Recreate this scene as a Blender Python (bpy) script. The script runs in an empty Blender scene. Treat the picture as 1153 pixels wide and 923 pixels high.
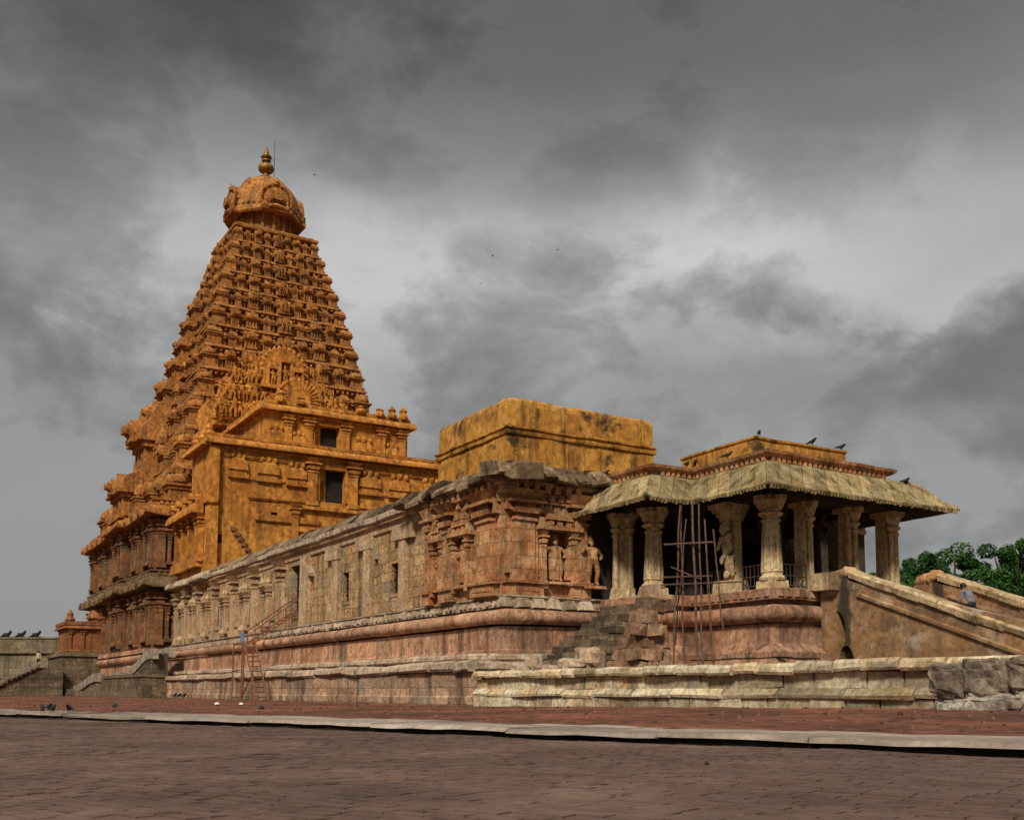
import bpy, bmesh, math, random
import numpy as np
from mathutils import Vector, Matrix, noise
R = math.radians
rnd = random.Random(7)
C = bpy.context.scene.collection
SC = bpy.context.scene

# ---------------------------------------------------------------- camera
AZ, PITCH, FPX = R(31.4), R(6.0), 1169.0
cd = bpy.data.cameras.new("camera")
cam = bpy.data.objects.new("camera", cd); C.objects.link(cam)
cam.location = (0, 0, 0.55)
cam.rotation_euler = (math.pi/2 + PITCH, 0, math.pi/2 - AZ)
cd.sensor_width = 36; cd.lens = 36*FPX/1153
cd.shift_y = 0.1671
cd.clip_start = 0.05; cd.clip_end = 3000
SC.camera = cam

# ---------------------------------------------------------------- exposure, sun, sky
SC.view_settings.view_transform = 'Standard'
SC.view_settings.look = 'None'
SC.view_settings.gamma = 1
SC.view_settings.exposure = 1.45
SC.view_settings.use_curve_mapping = False
SUN_EL, SUN_AZ = R(41), R(-48)          # azimuth of the sun as seen from the scene, measured from +x
sd = bpy.data.lights.new("sun", 'SUN'); sun = bpy.data.objects.new("sun", sd); C.objects.link(sun)
sd.energy = 1.5; sd.angle = R(10); sd.color = (1, 0.92, 0.8)
sdir = Vector((math.cos(SUN_EL)*math.cos(SUN_AZ), math.cos(SUN_EL)*math.sin(SUN_AZ), math.sin(SUN_EL)))
sun.rotation_euler = sdir.to_track_quat('Z', 'Y').to_euler()


class G:
    """small node graph helper"""
    def __init__(s, tree):
        s.t = tree
    def n(s, typ, ins=None, **props):
        nd = s.t.nodes.new('ShaderNode' + typ)
        for k, v in props.items(): setattr(nd, k, v)
        for k, v in (ins or {}).items():
            if isinstance(v, bpy.types.NodeSocket): s.t.links.new(v, nd.inputs[k])
            else: nd.inputs[k].default_value = v
        return nd
    def m(s, op, a, b=0.0, c=0.0, clamp=False):
        return s.n('Math', {0: a, 1: b, 2: c}, operation=op, use_clamp=clamp).outputs[0]
    def mix(s, f, a, b, blend='MIX'):
        def col(c): return c if isinstance(c, bpy.types.NodeSocket) else (tuple(c) + (1,))[:4]
        return s.n('Mix', {0: f, 6: col(a), 7: col(b)}, data_type='RGBA', blend_type=blend).outputs[2]
    def ramp(s, f, stops, interp='LINEAR'):
        nd = s.n('ValToRGB', {0: f}); r = nd.color_ramp; r.interpolation = interp
        while len(r.elements) < len(stops): r.elements.new(0.5)
        for e, (p, c) in zip(r.elements, stops):
            e.position = p; e.color = (c, c, c, 1) if isinstance(c, (int, float)) else tuple(c) + (1,)
        return nd.outputs[0]
    def noise(s, vec, scale, detail=4, rough=0.55, dist=0.0):
        return s.n('TexNoise', {'Vector': vec, 'Scale': scale, 'Detail': detail, 'Roughness': rough, 'Distortion': dist}).outputs[0]
    def vmul(s, v, k):
        return s.n('VectorMath', {0: v, 1: k}, operation='MULTIPLY').outputs[0]


W = bpy.data.worlds.new("World"); SC.world = W; W.use_nodes = True
g = G(W.node_tree); W.node_tree.nodes.clear()
gen = g.n('TexCoord').outputs['Generated']
sp = g.n('SeparateXYZ', {0: gen})
v = g.vmul(gen, (1.0, 1.0, 1.75))
n1 = g.noise(v, 2.7, 5, 0.5, 0.12)
n2 = g.noise(v, 7.5, 10, 0.60, 0.25)
n3 = g.noise(g.vmul(gen, (1.0, 1.0, 3.6)), 1.3, 2, 0.5, 0.1)
cl = g.m('ADD', g.m('ADD', g.m('MULTIPLY', n1, 0.44), g.m('MULTIPLY', n2, 0.30)), g.m('MULTIPLY', n3, 0.26))
clr = g.ramp(cl, [(0.40, 0.48), (0.455, 0.66), (0.50, 0.92), (0.54, 1.35), (0.60, 2.3)], 'B_SPLINE')
grad = g.ramp(sp.outputs[2], [(0.0, 0.205), (0.13, 0.215), (0.26, 0.23), (0.36, 0.28), (0.42, 0.27), (0.47, 0.19), (0.53, 0.125), (0.60, 0.105), (0.74, 0.42), (1.0, 0.85)])
cloud = g.mix(1.0, clr, grad, 'MULTIPLY')
az = g.m('ARCTAN2', sp.outputs[1], g.m('MULTIPLY', sp.outputs[0], -1.0))
el = g.m('ADD', g.m('ARCSINE', sp.outputs[2]), g.m('MULTIPLY', g.m('SUBTRACT', n2, 0.5), 0.22))
az = g.m('ADD', az, g.m('MULTIPLY', g.m('SUBTRACT', n1, 0.5), 0.5))
tot = g.m('ADD', 1.0, 0.0)
for a0, e0, sa, se, amp in ((42, 24.3, 14, 2.5, 0.58), (24, 21.0, 9, 4.5, 0.45), (8, 22.0, 8, 4.0, 0.30), (52, 20.5, 9, 2.2, 0.35), (36, 33, 22, 4.0, -0.16), (55, 28, 10, 3, -0.2), (5, 17, 9, 4, -0.15), (50, 17, 14, 3.0, -0.18), (35, 10, 25, 5, 0.12)):
    qa = g.m('POWER', g.m('ABSOLUTE', g.m('DIVIDE', g.m('SUBTRACT', az, R(a0)), R(sa))), 2.0)
    qe = g.m('POWER', g.m('ABSOLUTE', g.m('DIVIDE', g.m('SUBTRACT', el, R(e0)), R(se))), 2.0)
    tot = g.m('ADD', tot, g.m('MULTIPLY', g.m('EXPONENT', g.m('MULTIPLY', g.m('ADD', qa, qe), -1.0)), amp))
cloud = g.mix(1.0, cloud, g.n('CombineXYZ', {0: tot, 1: tot, 2: tot}).outputs[0], 'MULTIPLY')
cloud = g.mix(1.0, cloud, (4.9, 4.88, 4.86), 'MULTIPLY')
sky = g.n('TexSky', sky_type='NISHITA', sun_disc=False, sun_elevation=SUN_EL, sun_rotation=R(90) - SUN_AZ)
skyc = g.mix(1.0, sky.outputs[0], (0.012, 0.012, 0.010), 'MULTIPLY')
bg = g.n('Background', {0: g.mix(1.0, cloud, skyc, 'ADD'), 1: 0.1})
wo = g.n('OutputWorld', {0: bg.outputs[0]})


# ---------------------------------------------------------------- materials
def new_mat(name):
    m = bpy.data.materials.new(name); m.use_nodes = True
    t = m.node_tree; t.nodes.clear()
    return m, G(t)

def finish(g, col, rough=0.9, bump=None, bstr=0.4, bdist=0.05, metal=0.0, spec=0.25):
    ins = {'Base Color': col if isinstance(col, bpy.types.NodeSocket) else tuple(col)+(1,), 'Roughness': rough, 'Metallic': metal, 'Specular IOR Level': spec}
    if bump is not None:
        ins['Normal'] = g.n('Bump', {'Strength': bstr, 'Distance': bdist, 'Height': bump}).outputs[0]
    b = g.n('BsdfPrincipled', ins)
    g.n('OutputMaterial', {0: b.outputs[0]})

def stone(name, c1, c2, c3, block=None, drain=None, mortar=0.35, streak=0.5, streakcol=(0.05, 0.035, 0.02), patch=0.28, contrast=0.9, lichen=None, bstr=0.7, fine=5.0, sk=(1.6, 1.6, 0.12), island=0.0):
    m, g = new_mat(name)
    P = g.n('NewGeometry').outputs['Position']
    s = g.n('SeparateXYZ', {0: P})
    big = g.noise(P, patch, 5, 0.6, 0.4)
    mid = g.noise(P, 1.3, 6, 0.62, 0.3)
    fin = g.noise(P, fine, 7, 0.65)
    col = g.mix(g.ramp(big, [(0.38, 0), (0.60, 1)]), c1, c2)
    col = g.mix(g.ramp(mid, [(0.46, 0), (0.62, 0.85)]), col, c3)
    h = g.m('MULTIPLY', fin, 0.6)
    h = g.m('ADD', h, g.m('MULTIPLY', mid, 0.5))
    if block:
        u = g.m('ADD', s.outputs[0], s.outputs[1])
        wob = g.m('MULTIPLY', g.m('SUBTRACT', mid, 0.5), 0.16)
        v = g.n('CombineXYZ', {0: g.m('ADD', u, wob), 1: g.m('ADD', s.outputs[2], wob), 2: 0.0}).outputs[0]
        br = g.n('TexBrick', {'Vector': v, 'Color1': (0.62, 0.62, 0.62, 1), 'Color2': (1.25, 1.2, 1.12, 1), 'Mortar': (1-mortar,)*3+(1,), 'Scale': 1.0, 'Mortar Size': 0.018,
                              'Mortar Smooth': 0.5, 'Bias': 0.0, 'Brick Width': block[0], 'Row Height': block[1]}, offset=0.43, squash=0.8, squash_frequency=3)
        col = g.mix(0.85, col, br.outputs[0], 'MULTIPLY')
        h = g.m('SUBTRACT', h, g.m('MULTIPLY', br.outputs[1], 0.5))
    if island:
        isl = g.n('NewGeometry').outputs['Random Per Island']
        col = g.mix(1.0, col, g.ramp(isl, [(0.0, 1-island), (0.5, 1.0), (1.0, 1+island*0.6)]), 'MULTIPLY')
        col = g.mix(g.m('MULTIPLY', g.ramp(g.m('FRACT', g.m('MULTIPLY', isl, 7.3)), [(0.5, 0), (1.0, 1)]), min(1, island*1.5)), col, c3)
    k = contrast*1.15
    col = g.mix(1.0, col, g.ramp(fin, [(0.30, 1-0.55*k), (0.5, 1.0), (0.7, 1+0.38*k)]), 'MULTIPLY')
    if streak:
        st = g.noise(g.vmul(P, sk), 1.0, 6, 0.65, 0.2)
        col = g.mix(g.m('MULTIPLY', g.ramp(st, [(0.50, 0), (0.66, 1)]), streak), col, streakcol)
    if lichen:
        li = g.noise(P, lichen[1], 6, 0.7, 0.3)
        col = g.mix(g.m('MULTIPLY', g.ramp(li, [(0.54, 0), (0.64, 1)]), lichen[2]), col, lichen[0])
    if drain:                                             # old run-off stain below the parapet end
        d_ = g.m('ABSOLUTE', g.m('SUBTRACT', g.m('ADD', s.outputs[0], g.m('MULTIPLY', g.m('SUBTRACT', mid, 0.5), 0.7)), drain[0]))
        col = g.mix(g.m('MULTIPLY', g.ramp(d_, [(drain[1]*0.5, 1), (drain[1], 0)]), 0.9), col, (0.03, 0.025, 0.02))
        lo = g.m('SUBTRACT', s.outputs[2], g.m('MULTIPLY', mid, 1.6))
        col = g.mix(g.m('MULTIPLY', g.ramp(lo, [(0.45, 1), (0.75, 0)]), 0.55), col, (0.09, 0.07, 0.05))
    finish(g, col, 0.92, h, bstr, 0.10, spec=0.15)
    return m

M = {}
M['tower'] = stone('tower_sandstone', (0.34, 0.142, 0.034), (0.25, 0.094, 0.024), (0.42, 0.19, 0.052), streak=0.7, streakcol=(0.055, 0.022, 0.010), fine=3.5, patch=0.12, contrast=1.1, lichen=((0.16, 0.10, 0.05), 0.35, 0.55))
M['tower_low'] = stone('tower_wall_stone', (0.23, 0.108, 0.05), (0.17, 0.085, 0.042), (0.29, 0.125, 0.052), block=(1.6, 0.62), streak=0.6, patch=0.2, lichen=((0.20, 0.18, 0.10), 0.5, 0.5))
M['shrine'] = stone('orange_shrine_stone', (0.26, 0.098, 0.038), (0.19, 0.075, 0.03), (0.31, 0.125, 0.048), streak=0.7)
M['ochre'] = stone('ochre_plaster', (0.44, 0.185, 0.030), (0.33, 0.12, 0.024), (0.52, 0.235, 0.045), streak=0.65, streakcol=(0.10, 0.04, 0.012), contrast=0.8, fine=2.6, bstr=0.4, lichen=((0.24, 0.10, 0.024), 0.25, 0.45))
M['box'] = stone('stained_ochre_plaster', (0.42, 0.20, 0.036), (0.32, 0.14, 0.028), (0.48, 0.25, 0.055), streak=0.85, streakcol=(0.085, 0.042, 0.014), contrast=0.8, fine=3, bstr=0.4, lichen=((0.03, 0.022, 0.014), 0.7, 0.9), sk=(1.6, 1.6, 0.2))
M['hall'] = stone('hall_wall_stone', (0.385, 0.245, 0.125), (0.33, 0.18, 0.08), (0.44, 0.32, 0.185), block=(0.85, 0.5), mortar=0.6, streak=0.75, streakcol=(0.075, 0.05, 0.03), lichen=((0.22, 0.20, 0.15), 0.6, 0.65), fine=7, contrast=1.15)
M['slab'] = stone('smooth_pilaster_stone', (0.43, 0.29, 0.165), (0.36, 0.215, 0.115), (0.49, 0.36, 0.225), streak=0.6, streakcol=(0.09, 0.06, 0.035), patch=0.5, lichen=((0.22, 0.20, 0.15), 0.5, 0.5), fine=7)
M['bay'] = stone('reddish_bay_stone', (0.40, 0.205, 0.095), (0.34, 0.145, 0.06), (0.45, 0.28, 0.145), block=(1.1, 0.55), streak=0.55, streakcol=(0.07, 0.035, 0.02), patch=0.4)
M['plinth'] = stone('pink_plinth_stone', (0.42, 0.235, 0.145), (0.35, 0.175, 0.10), (0.48, 0.305, 0.20), block=(2.3, 3.0), mortar=0.5, streak=0.85, streakcol=(0.09, 0.055, 0.035), sk=(1.8, 1.8, 0.2), fine=5)
M['base'] = stone('base_course_stone', (0.36, 0.225, 0.14), (0.30, 0.18, 0.11), (0.44, 0.31, 0.21), block=(1.5, 0.66), mortar=0.6, streak=0.85, streakcol=(0.06, 0.046, 0.033), lichen=((0.20, 0.18, 0.13), 0.7, 0.6))
M['dark'] = stone('weathered_dark_stone', (0.075, 0.050, 0.030), (0.14, 0.090, 0.050), (0.27, 0.185, 0.105), streak=0.7, streakcol=(0.018, 0.014, 0.010), patch=0.7, island=0.6)
M['ledge'] = stone('pale_ledge_stone', (0.38, 0.28, 0.19), (0.31, 0.21, 0.135), (0.46, 0.36, 0.26), streak=0.4, lichen=((0.07, 0.06, 0.05), 0.9, 0.6), island=0.38)
M['terrace'] = stone('terrace_granite', (0.45, 0.36, 0.215), (0.38, 0.265, 0.135), (0.54, 0.46, 0.32), streak=0.55, streakcol=(0.07, 0.06, 0.045), patch=0.55, lichen=((0.11, 0.095, 0.07), 0.45, 0.7), fine=6, island=0.55)
M['eave'] = stone('mossy_eave_stone', (0.31, 0.235, 0.11), (0.21, 0.15, 0.065), (0.38, 0.305, 0.17), streak=1.0, streakcol=(0.055, 0.040, 0.016), patch=0.6, sk=(1.9, 1.9, 0.25), contrast=0.65, block=(0.8, 30.0), mortar=0.7)
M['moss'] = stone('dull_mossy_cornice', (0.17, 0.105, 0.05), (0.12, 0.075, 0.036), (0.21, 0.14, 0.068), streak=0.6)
M['pillar'] = stone('cream_pillar_stone', (0.50, 0.385, 0.215), (0.42, 0.30, 0.155), (0.56, 0.46, 0.29), streak=0.65, streakcol=(0.10, 0.07, 0.035), patch=0.7, sk=(3, 3, 0.25), fine=7)
M['inner'] = stone('shaded_inner_stone', (0.055, 0.040, 0.030), (0.040, 0.030, 0.022), (0.075, 0.055, 0.04), streak=0.3)  # darker copy of the stone, with the porch shade put into its colour
M['shadowsoil'] = stone('kerb_shadow_soil', (0.028, 0.021, 0.015), (0.02, 0.016, 0.011), (0.045, 0.034, 0.024), streak=0)
M['stone_and_shade'] = stone('black_stone_and_interior_shade', (0.02, 0.018, 0.016), (0.015, 0.014, 0.012), (0.03, 0.026, 0.022), streak=0)  # black of the bull statues; also painted darkness inside doors and windows
M['worn'] = stone('worn_reddish_block', (0.30, 0.17, 0.095), (0.22, 0.12, 0.07), (0.38, 0.25, 0.16), streak=0.6, streakcol=(0.05, 0.035, 0.022), island=0.5, patch=0.8)
M['plaster'] = stone('brown_stair_plaster', (0.25, 0.13, 0.058), (0.16, 0.095, 0.054), (0.30, 0.18, 0.088), streak=0.35, streakcol=(0.09, 0.06, 0.035), patch=0.5, contrast=0.7, lichen=((0.50, 0.42, 0.31), 0.75, 0.5), drain=(-26.35, 0.30))
M['coping'] = stone('buff_coping_stone', (0.40, 0.285, 0.155), (0.33, 0.215, 0.105), (0.47, 0.36, 0.215), streak=0.6, patch=0.8, lichen=((0.08, 0.06, 0.04), 1.1, 0.6), island=0.38)
M['rubblebits'] = stone('brick_gravel', (0.12, 0.055, 0.036), (0.09, 0.045, 0.03), (0.18, 0.10, 0.07), streak=0, island=0.6)
M['mortar'] = stone('white_mortar_rubble', (0.15, 0.12, 0.09), (0.25, 0.20, 0.155), (0.42, 0.37, 0.30), streak=0.4, streakcol=(0.03, 0.024, 0.018), patch=1.2, fine=8, bstr=0.9, lichen=((0.05, 0.04, 0.03), 2.0, 0.8))
M['rubble'] = stone('rubble_stone', (0.11, 0.085, 0.062), (0.19, 0.145, 0.10), (0.30, 0.24, 0.18), streak=0.4, streakcol=(0.02, 0.016, 0.012), patch=1.0, fine=7, bstr=0.9, lichen=((0.05, 0.04, 0.03), 1.3, 0.7), island=0.38)
M['cloister'] = stone('grey_cloister_stone', (0.19, 0.15, 0.095), (0.15, 0.12, 0.08), (0.23, 0.19, 0.12), block=(2, 0.8), streak=0.5)
M['darkstep'] = stone('dark_step_stone', (0.125, 0.09, 0.06), (0.10, 0.075, 0.05), (0.19, 0.14, 0.09), block=(0.8, 0.45), mortar=0.5, streak=0.5, island=0.38)
M['volute'] = stone('grey_volute_stone', (0.26, 0.20, 0.15), (0.20, 0.15, 0.11), (0.34, 0.28, 0.22), streak=0.4)
M['path'] = stone('path_slab_stone', (0.27, 0.215, 0.17), (0.21, 0.165, 0.13), (0.33, 0.27, 0.22), streak=0, patch=0.3, fine=9, contrast=0.5, lichen=((0.16, 0.12, 0.09), 0.8, 0.6), island=0.38)

def plain(name, col, rough=0.7, metal=0.0, var=0.25, scale=8, spec=0.3):
    m, g = new_mat(name)
    P = g.n('NewGeometry').outputs['Position']
    nz = g.noise(P, scale, 4, 0.6)
    c = g.mix(1.0, tuple(col), g.ramp(nz, [(0.3, 1-var), (0.7, 1+var)]), 'MULTIPLY')
    finish(g, c, rough, nz, 0.2, 0.01, metal, spec)
    return m
M['rust'] = plain('rusty_iron', (0.17, 0.065, 0.032), 0.85, 0, 0.5, 12)
M['wood'] = plain('casuarina_pole_wood', (0.105, 0.062, 0.046), 0.9, 0, 0.5, 6)
M['bird'] = plain('black_feathers', (0.012, 0.012, 0.014), 0.5)
M['gold'] = plain('gilded_copper', (0.22, 0.115, 0.022), 0.5, 0.35, 0.5, 3)
M['skin'] = plain('brown_skin', (0.17, 0.085, 0.05), 0.6)
M['hair'] = plain('black_hair', (0.012, 0.010, 0.010), 0.5)
M['greycloth'] = plain('grey_shirt', (0.15, 0.15, 0.165), 0.9)
M['blackcloth'] = plain('dark_trousers', (0.022, 0.022, 0.028), 0.9)
M['whitecloth'] = plain('yellow_shirt', (0.42, 0.34, 0.18), 0.9)
M['blue'] = plain('blue_enamel', (0.12, 0.20, 0.30), 0.5)
M['steel'] = plain('dull_railing_iron', (0.09, 0.06, 0.05), 0.6, 0.2)
M['white'] = plain('bleached_pebble', (0.55, 0.52, 0.48), 0.8)
M['bark'] = plain('bark', (0.09, 0.065, 0.045), 0.95)

def leaf_mat():
    m, g = new_mat('green_leaves')
    P = g.n('NewGeometry').outputs['Position']
    nz = g.noise(P, 0.55, 5, 0.7)
    n2 = g.noise(P, 3.5, 2, 0.6)
    c = g.ramp(nz, [(0.33, (0.008, 0.030, 0.007)), (0.5, (0.022, 0.080, 0.012)), (0.66, (0.065, 0.15, 0.020))])
    c = g.mix(1.0, c, g.ramp(n2, [(0.3, 0.6), (0.7, 1.4)]), 'MULTIPLY')
    b = g.n('BsdfPrincipled', {'Base Color': c, 'Roughness': 0.55, 'Specular IOR Level': 0.2})
    t = g.n('BsdfTranslucent', {0: c})
    mx = g.n('MixShader', {0: 0.25, 1: b.outputs[0], 2: t.outputs[0]})
    g.n('OutputMaterial', {0: mx.outputs[0]})
    return m
M['leaf'] = leaf_mat()

def earth_mat():
    m, g = new_mat('red_earth')
    P = g.n('NewGeometry').outputs['Position']
    a = g.noise(P, 0.35, 6, 0.6, 0.4); b = g.noise(P, 3.0, 7, 0.7); c_ = g.noise(P, 22, 4, 0.7)
    c = g.ramp(a, [(0.35, (0.085, 0.042, 0.028)), (0.5, (0.145, 0.060, 0.037)), (0.66, (0.235, 0.090, 0.050))])
    c = g.mix(1.0, c, g.ramp(b, [(0.34, 0.38), (0.52, 1.0), (0.7, 1.6)]), 'MULTIPLY')
    h = g.m('ADD', g.m('MULTIPLY', b, 1.2), g.m('MULTIPLY', c_, 0.3))
    finish(g, c, 0.95, h, 0.8, 0.08, spec=0.1)
    return m
M['earth'] = earth_mat()

def paving_mat():
    m, g = new_mat('worn_brick_paving')
    P = g.n('NewGeometry').outputs['Position']
    rp = g.n('Mapping', {0: P, 2: (0, 0, R(-17))}).outputs[0]
    a = g.noise(P, 0.5, 6, 0.65, 0.3); b = g.noise(P, 5.0, 7, 0.7); c_ = g.noise(P, 45, 4, 0.7)
    rnd_ = g.n('NewGeometry').outputs['Random Per Island']
    c = g.ramp(a, [(0.34, (0.070, 0.042, 0.030)), (0.5, (0.100, 0.060, 0.043)), (0.68, (0.145, 0.090, 0.065))])
    c = g.mix(1.0, c, g.ramp(rnd_, [(0.0, 0.92), (0.5, 1.0), (1.0, 1.07)]), 'MULTIPLY')
    c = g.mix(1.0, c, g.ramp(b, [(0.3, 0.62), (0.5, 1.0), (0.7, 1.25)]), 'MULTIPLY')
    h = g.m('ADD', g.m('MULTIPLY', b, 0.7), g.m('MULTIPLY', c_, 0.4))
    finish(g, c, 0.85, h, 0.55, 0.012, spec=0.25)
    return m
M['paving'] = paving_mat()


# ---------------------------------------------------------------- mesh building
class MB:
    def __init__(s): s.v = []; s.f = []; s.T = None
    def add(s, vs, fs):
        o = len(s.v)
        if s.T: vs = [s.T(*p) for p in vs]
        s.v += [tuple(p) for p in vs]; s.f += [tuple(o+i for i in f) for f in fs]
    def box(s, a0, a1, b0, b1, c0, c1, t=0.0, tb=None):
        tb = t if tb is None else tb
        s.add([(a0, b0, c0), (a1, b0, c0), (a1, b1, c0), (a0, b1, c0), (a0+t, b0+tb, c1), (a1-t, b0+tb, c1), (a1-t, b1-tb, c1), (a0+t, b1-tb, c1)],
              [(3, 2, 1, 0), (4, 5, 6, 7), (0, 1, 5, 4), (1, 2, 6, 5), (2, 3, 7, 6), (3, 0, 4, 7)])
    def wbox(s, u, hw, n0, n1, c0, c1, t=0.0):           # wall box: centred at u, tapering only in u and n1
        s.add([(u-hw, n0, c0), (u+hw, n0, c0), (u+hw, n1, c0), (u-hw, n1, c0), (u-hw+t, n0, c1), (u+hw-t, n0, c1), (u+hw-t, n1-t, c1), (u-hw+t, n1-t, c1)],
              [(3, 2, 1, 0), (4, 5, 6, 7), (0, 1, 5, 4), (1, 2, 6, 5), (2, 3, 7, 6), (3, 0, 4, 7)])
    def extr(s, prof, u0, u1, d0=(0, 0), d1=(0, 0)):     # closed profile of (n, z) swept along u
        k = len(prof)
        vs = [(u0, n+d0[0], z+d0[1]) for n, z in prof] + [(u1, n+d1[0], z+d1[1]) for n, z in prof]
        s.add(vs, [(i, (i+1) % k, k+(i+1) % k, k+i) for i in range(k)] + [tuple(range(k))[::-1], tuple(range(k, 2*k))])
    def slab(s, poly, n0, n1, inset=0.0):                # outline of (u, z) given thickness along n
        k = len(poly)
        cu = sum(p[0] for p in poly)/k; cz = sum(p[1] for p in poly)/k
        vs = [(u, n0, z) for u, z in poly] + [(u+(cu-u)*inset, n1, z+(cz-z)*inset) for u, z in poly]
        s.add(vs, [(i, (i+1) % k, k+(i+1) % k, k+i) for i in range(k)] + [tuple(range(k))[::-1], tuple(range(k, 2*k))])
    def lathe(s, cu, cn, prof, n=12, ph=0.0, su=1.0, sn=1.0, flute=0.0):
        vs = []
        for r, z in prof:
            for i in range(n):
                a = ph + 2*math.pi*i/n; rr = r*(1-flute*(i % 2))
                vs.append((cu+su*rr*math.cos(a), cn+sn*rr*math.sin(a), z))
        k = len(prof)
        fs = [(j*n+i, j*n+(i+1) % n, (j+1)*n+(i+1) % n, (j+1)*n+i) for j in range(k-1) for i in range(n)]
        fs += [tuple(range(n))[::-1], tuple((k-1)*n+i for i in range(n))]
        s.add(vs, fs)
    def tube(s, p, q, r, r2=None, n=6):
        p, q = Vector(p), Vector(q); r2 = r if r2 is None else r2
        d = (q-p).normalized(); a = d.orthogonal().normalized(); b = d.cross(a)
        vs = [tuple(c+(a*math.cos(2*math.pi*i/n)+b*math.sin(2*math.pi*i/n))*rr) for c, rr in ((p, r), (q, r2)) for i in range(n)]
        s.add(vs, [(i, (i+1) % n, n+(i+1) % n, n+i) for i in range(n)] + [tuple(range(n))[::-1], tuple(range(n, 2*n))])
    def mold(s, poly, prof, close=True, step=None, wob=0.0, flare=None, seed=0):
        """profile of (out, z) swept round a polygon (counter-clockwise) with mitred corners"""
        k = len(poly); pts = [Vector(p) for p in poly]
        def nrm(i):
            d = pts[(i+1) % k]-pts[i]; return Vector((d.y, -d.x)).normalized()
        mit = []
        for i in range(k):
            if not close and i == 0: mit.append(nrm(0)); continue
            if not close and i == k-1: mit.append(nrm(k-2)); continue
            a, b = nrm(i-1), nrm(i); mit.append((a+b)/(1+a.dot(b)))
        ring = []
        rr = random.Random(seed)
        for i in range(k if close else k-1):
            L = (pts[(i+1) % k]-pts[i]).length; m = max(1, int(round(L/step))) if step else 1
            for j in range(m):
                t = j/m; d = min(j, m-j)*L/m
                ring.append((pts[i].lerp(pts[(i+1) % k], t), mit[i].lerp(mit[(i+1) % k], t), rr.uniform(-1, 1)*wob, d))
        if not close: ring.append((pts[-1], mit[-1], 0, 0))
        vs = []
        top = max(o for o, z in prof)
        for p, mm, w, d in ring:
            for o, z in prof:
                q = p + mm*(o+w*(1 if o > 0.2 else 0))
                zz = z + w*0.6*(1 if o > 0.2 else 0)
                if flare: zz += flare[0]*math.exp(-d/flare[1])*max(0, o/top)**2
                vs.append((q.x, q.y, zz))
        n = len(prof); m = len(ring)
        fs = [(i*n+j, ((i+1) % m)*n+j, ((i+1) % m)*n+j+1, i*n+j+1) for i in range(m if close else m-1) for j in range(n-1)]
        s.add(vs, fs)
        if not close: s.add(vs[:n], [tuple(range(n))]); s.add(vs[-n:], [tuple(range(n))])
    def poly(s, pts, z):                                  # flat cap
        s.add([(x, y, z) for x, y in pts], [tuple(range(len(pts)))])
    def wall(s, u0, u1, z0, z1, holes, n, d, nb=None):    # wall face with real recesses of depth d
        us = sorted({u0, u1, *[h[0] for h in holes], *[h[1] for h in holes]})
        zs = sorted({z0, z1, *[h[2] for h in holes], *[h[3] for h in holes]})
        for a, b in zip(us, us[1:]):
            for c, e in zip(zs, zs[1:]):
                mu, mz = (a+b)/2, (c+e)/2
                if any(h[0] < mu < h[1] and h[2] < mz < h[3] for h in holes): continue
                s.add([(a, n, c), (b, n, c), (b, n, e), (a, n, e)], [(0, 1, 2, 3)])
        for a, b, c, e in (holes if d else []):
            m = n-d
            s.add([(a, n, c), (b, n, c), (b, n, e), (a, n, e), (a, m, c), (b, m, c), (b, m, e), (a, m, e)],
                  [(0, 1, 5, 4), (1, 2, 6, 5), (2, 3, 7, 6), (3, 0, 4, 7), (4, 5, 6, 7)])
    def blocks(s, u0, u1, prof, lmin, lmax, jit=0.02, gap=0.012, seed=0, skip=0.0, wear=0.0):
        r = random.Random(seed); u = u0
        while u < u1-0.05:
            L = min(r.uniform(lmin, lmax), u1-u)
            if u1-u-L < lmin*0.4: L = u1-u
            if r.random() >= skip:
                dn, dzz = r.uniform(-jit, jit), r.uniform(-jit, jit)*0.6
                tl = r.uniform(-wear, wear)
                s.extr(prof, u+gap, u+L-gap, (dn, dzz), (dn+r.uniform(-wear, wear), dzz+tl))
            u += L
    def instance(s, data, mat4):
        vs, fs = data
        s.add([tuple(mat4 @ Vector(v)) for v in vs], fs)
    def build(s, name, mat, parent=None, smooth=None, jit=0.0, jf=0.9, label=None):
        me = bpy.data.meshes.new(name)
        v = s.v
        if jit:
            v = [tuple(Vector(p)+noise.noise_vector(Vector(p)*jf)*jit + noise.noise_vector(Vector(p)*jf*4.1)*jit*0.45) for p in v]
        me.from_pydata(v, [], s.f); me.materials.append(M[mat] if isinstance(mat, str) else mat)
        me.validate()
        if smooth is not None:
            me.polygons.foreach_set('use_smooth', [True]*len(me.polygons)); me.set_sharp_from_angle(angle=R(smooth))
        o = bpy.data.objects.new(name, me); C.objects.link(o)
        if parent:
            o.parent = parent; o.matrix_parent_inverse = Matrix.Translation(-world_loc(parent))
        if label: o['label'] = label
        return o

def world_loc(o):
    return o.get('_w') and Vector(o['_w']) or Vector((0, 0, 0))

def tag(o, label, cat, group=None):
    o['label'] = label; o['category'] = cat
    if group: o['group'] = group
    return o

def thing(name, label, cat, loc=(0, 0, 0), group=None):
    o = bpy.data.objects.new(name, None); C.objects.link(o); o.location = loc; o.empty_display_size = 0.5
    LOC[o.name] = Vector(loc)
    return tag(o, label, cat, group)
LOC = {}
def world_loc(o):
    return LOC.get(o.name, Vector((0, 0, 0)))

def dup(o, loc, label=None):
    """copy of a thing and its parts"""
    c = o.copy(); C.objects.link(c); c.location = loc
    if label: c['label'] = label
    for ch in o.children:
        d = ch.copy(); C.objects.link(d); d.parent = c
        for g_ in ch.children:
            e = g_.copy(); C.objects.link(e); e.parent = d
    return c

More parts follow.
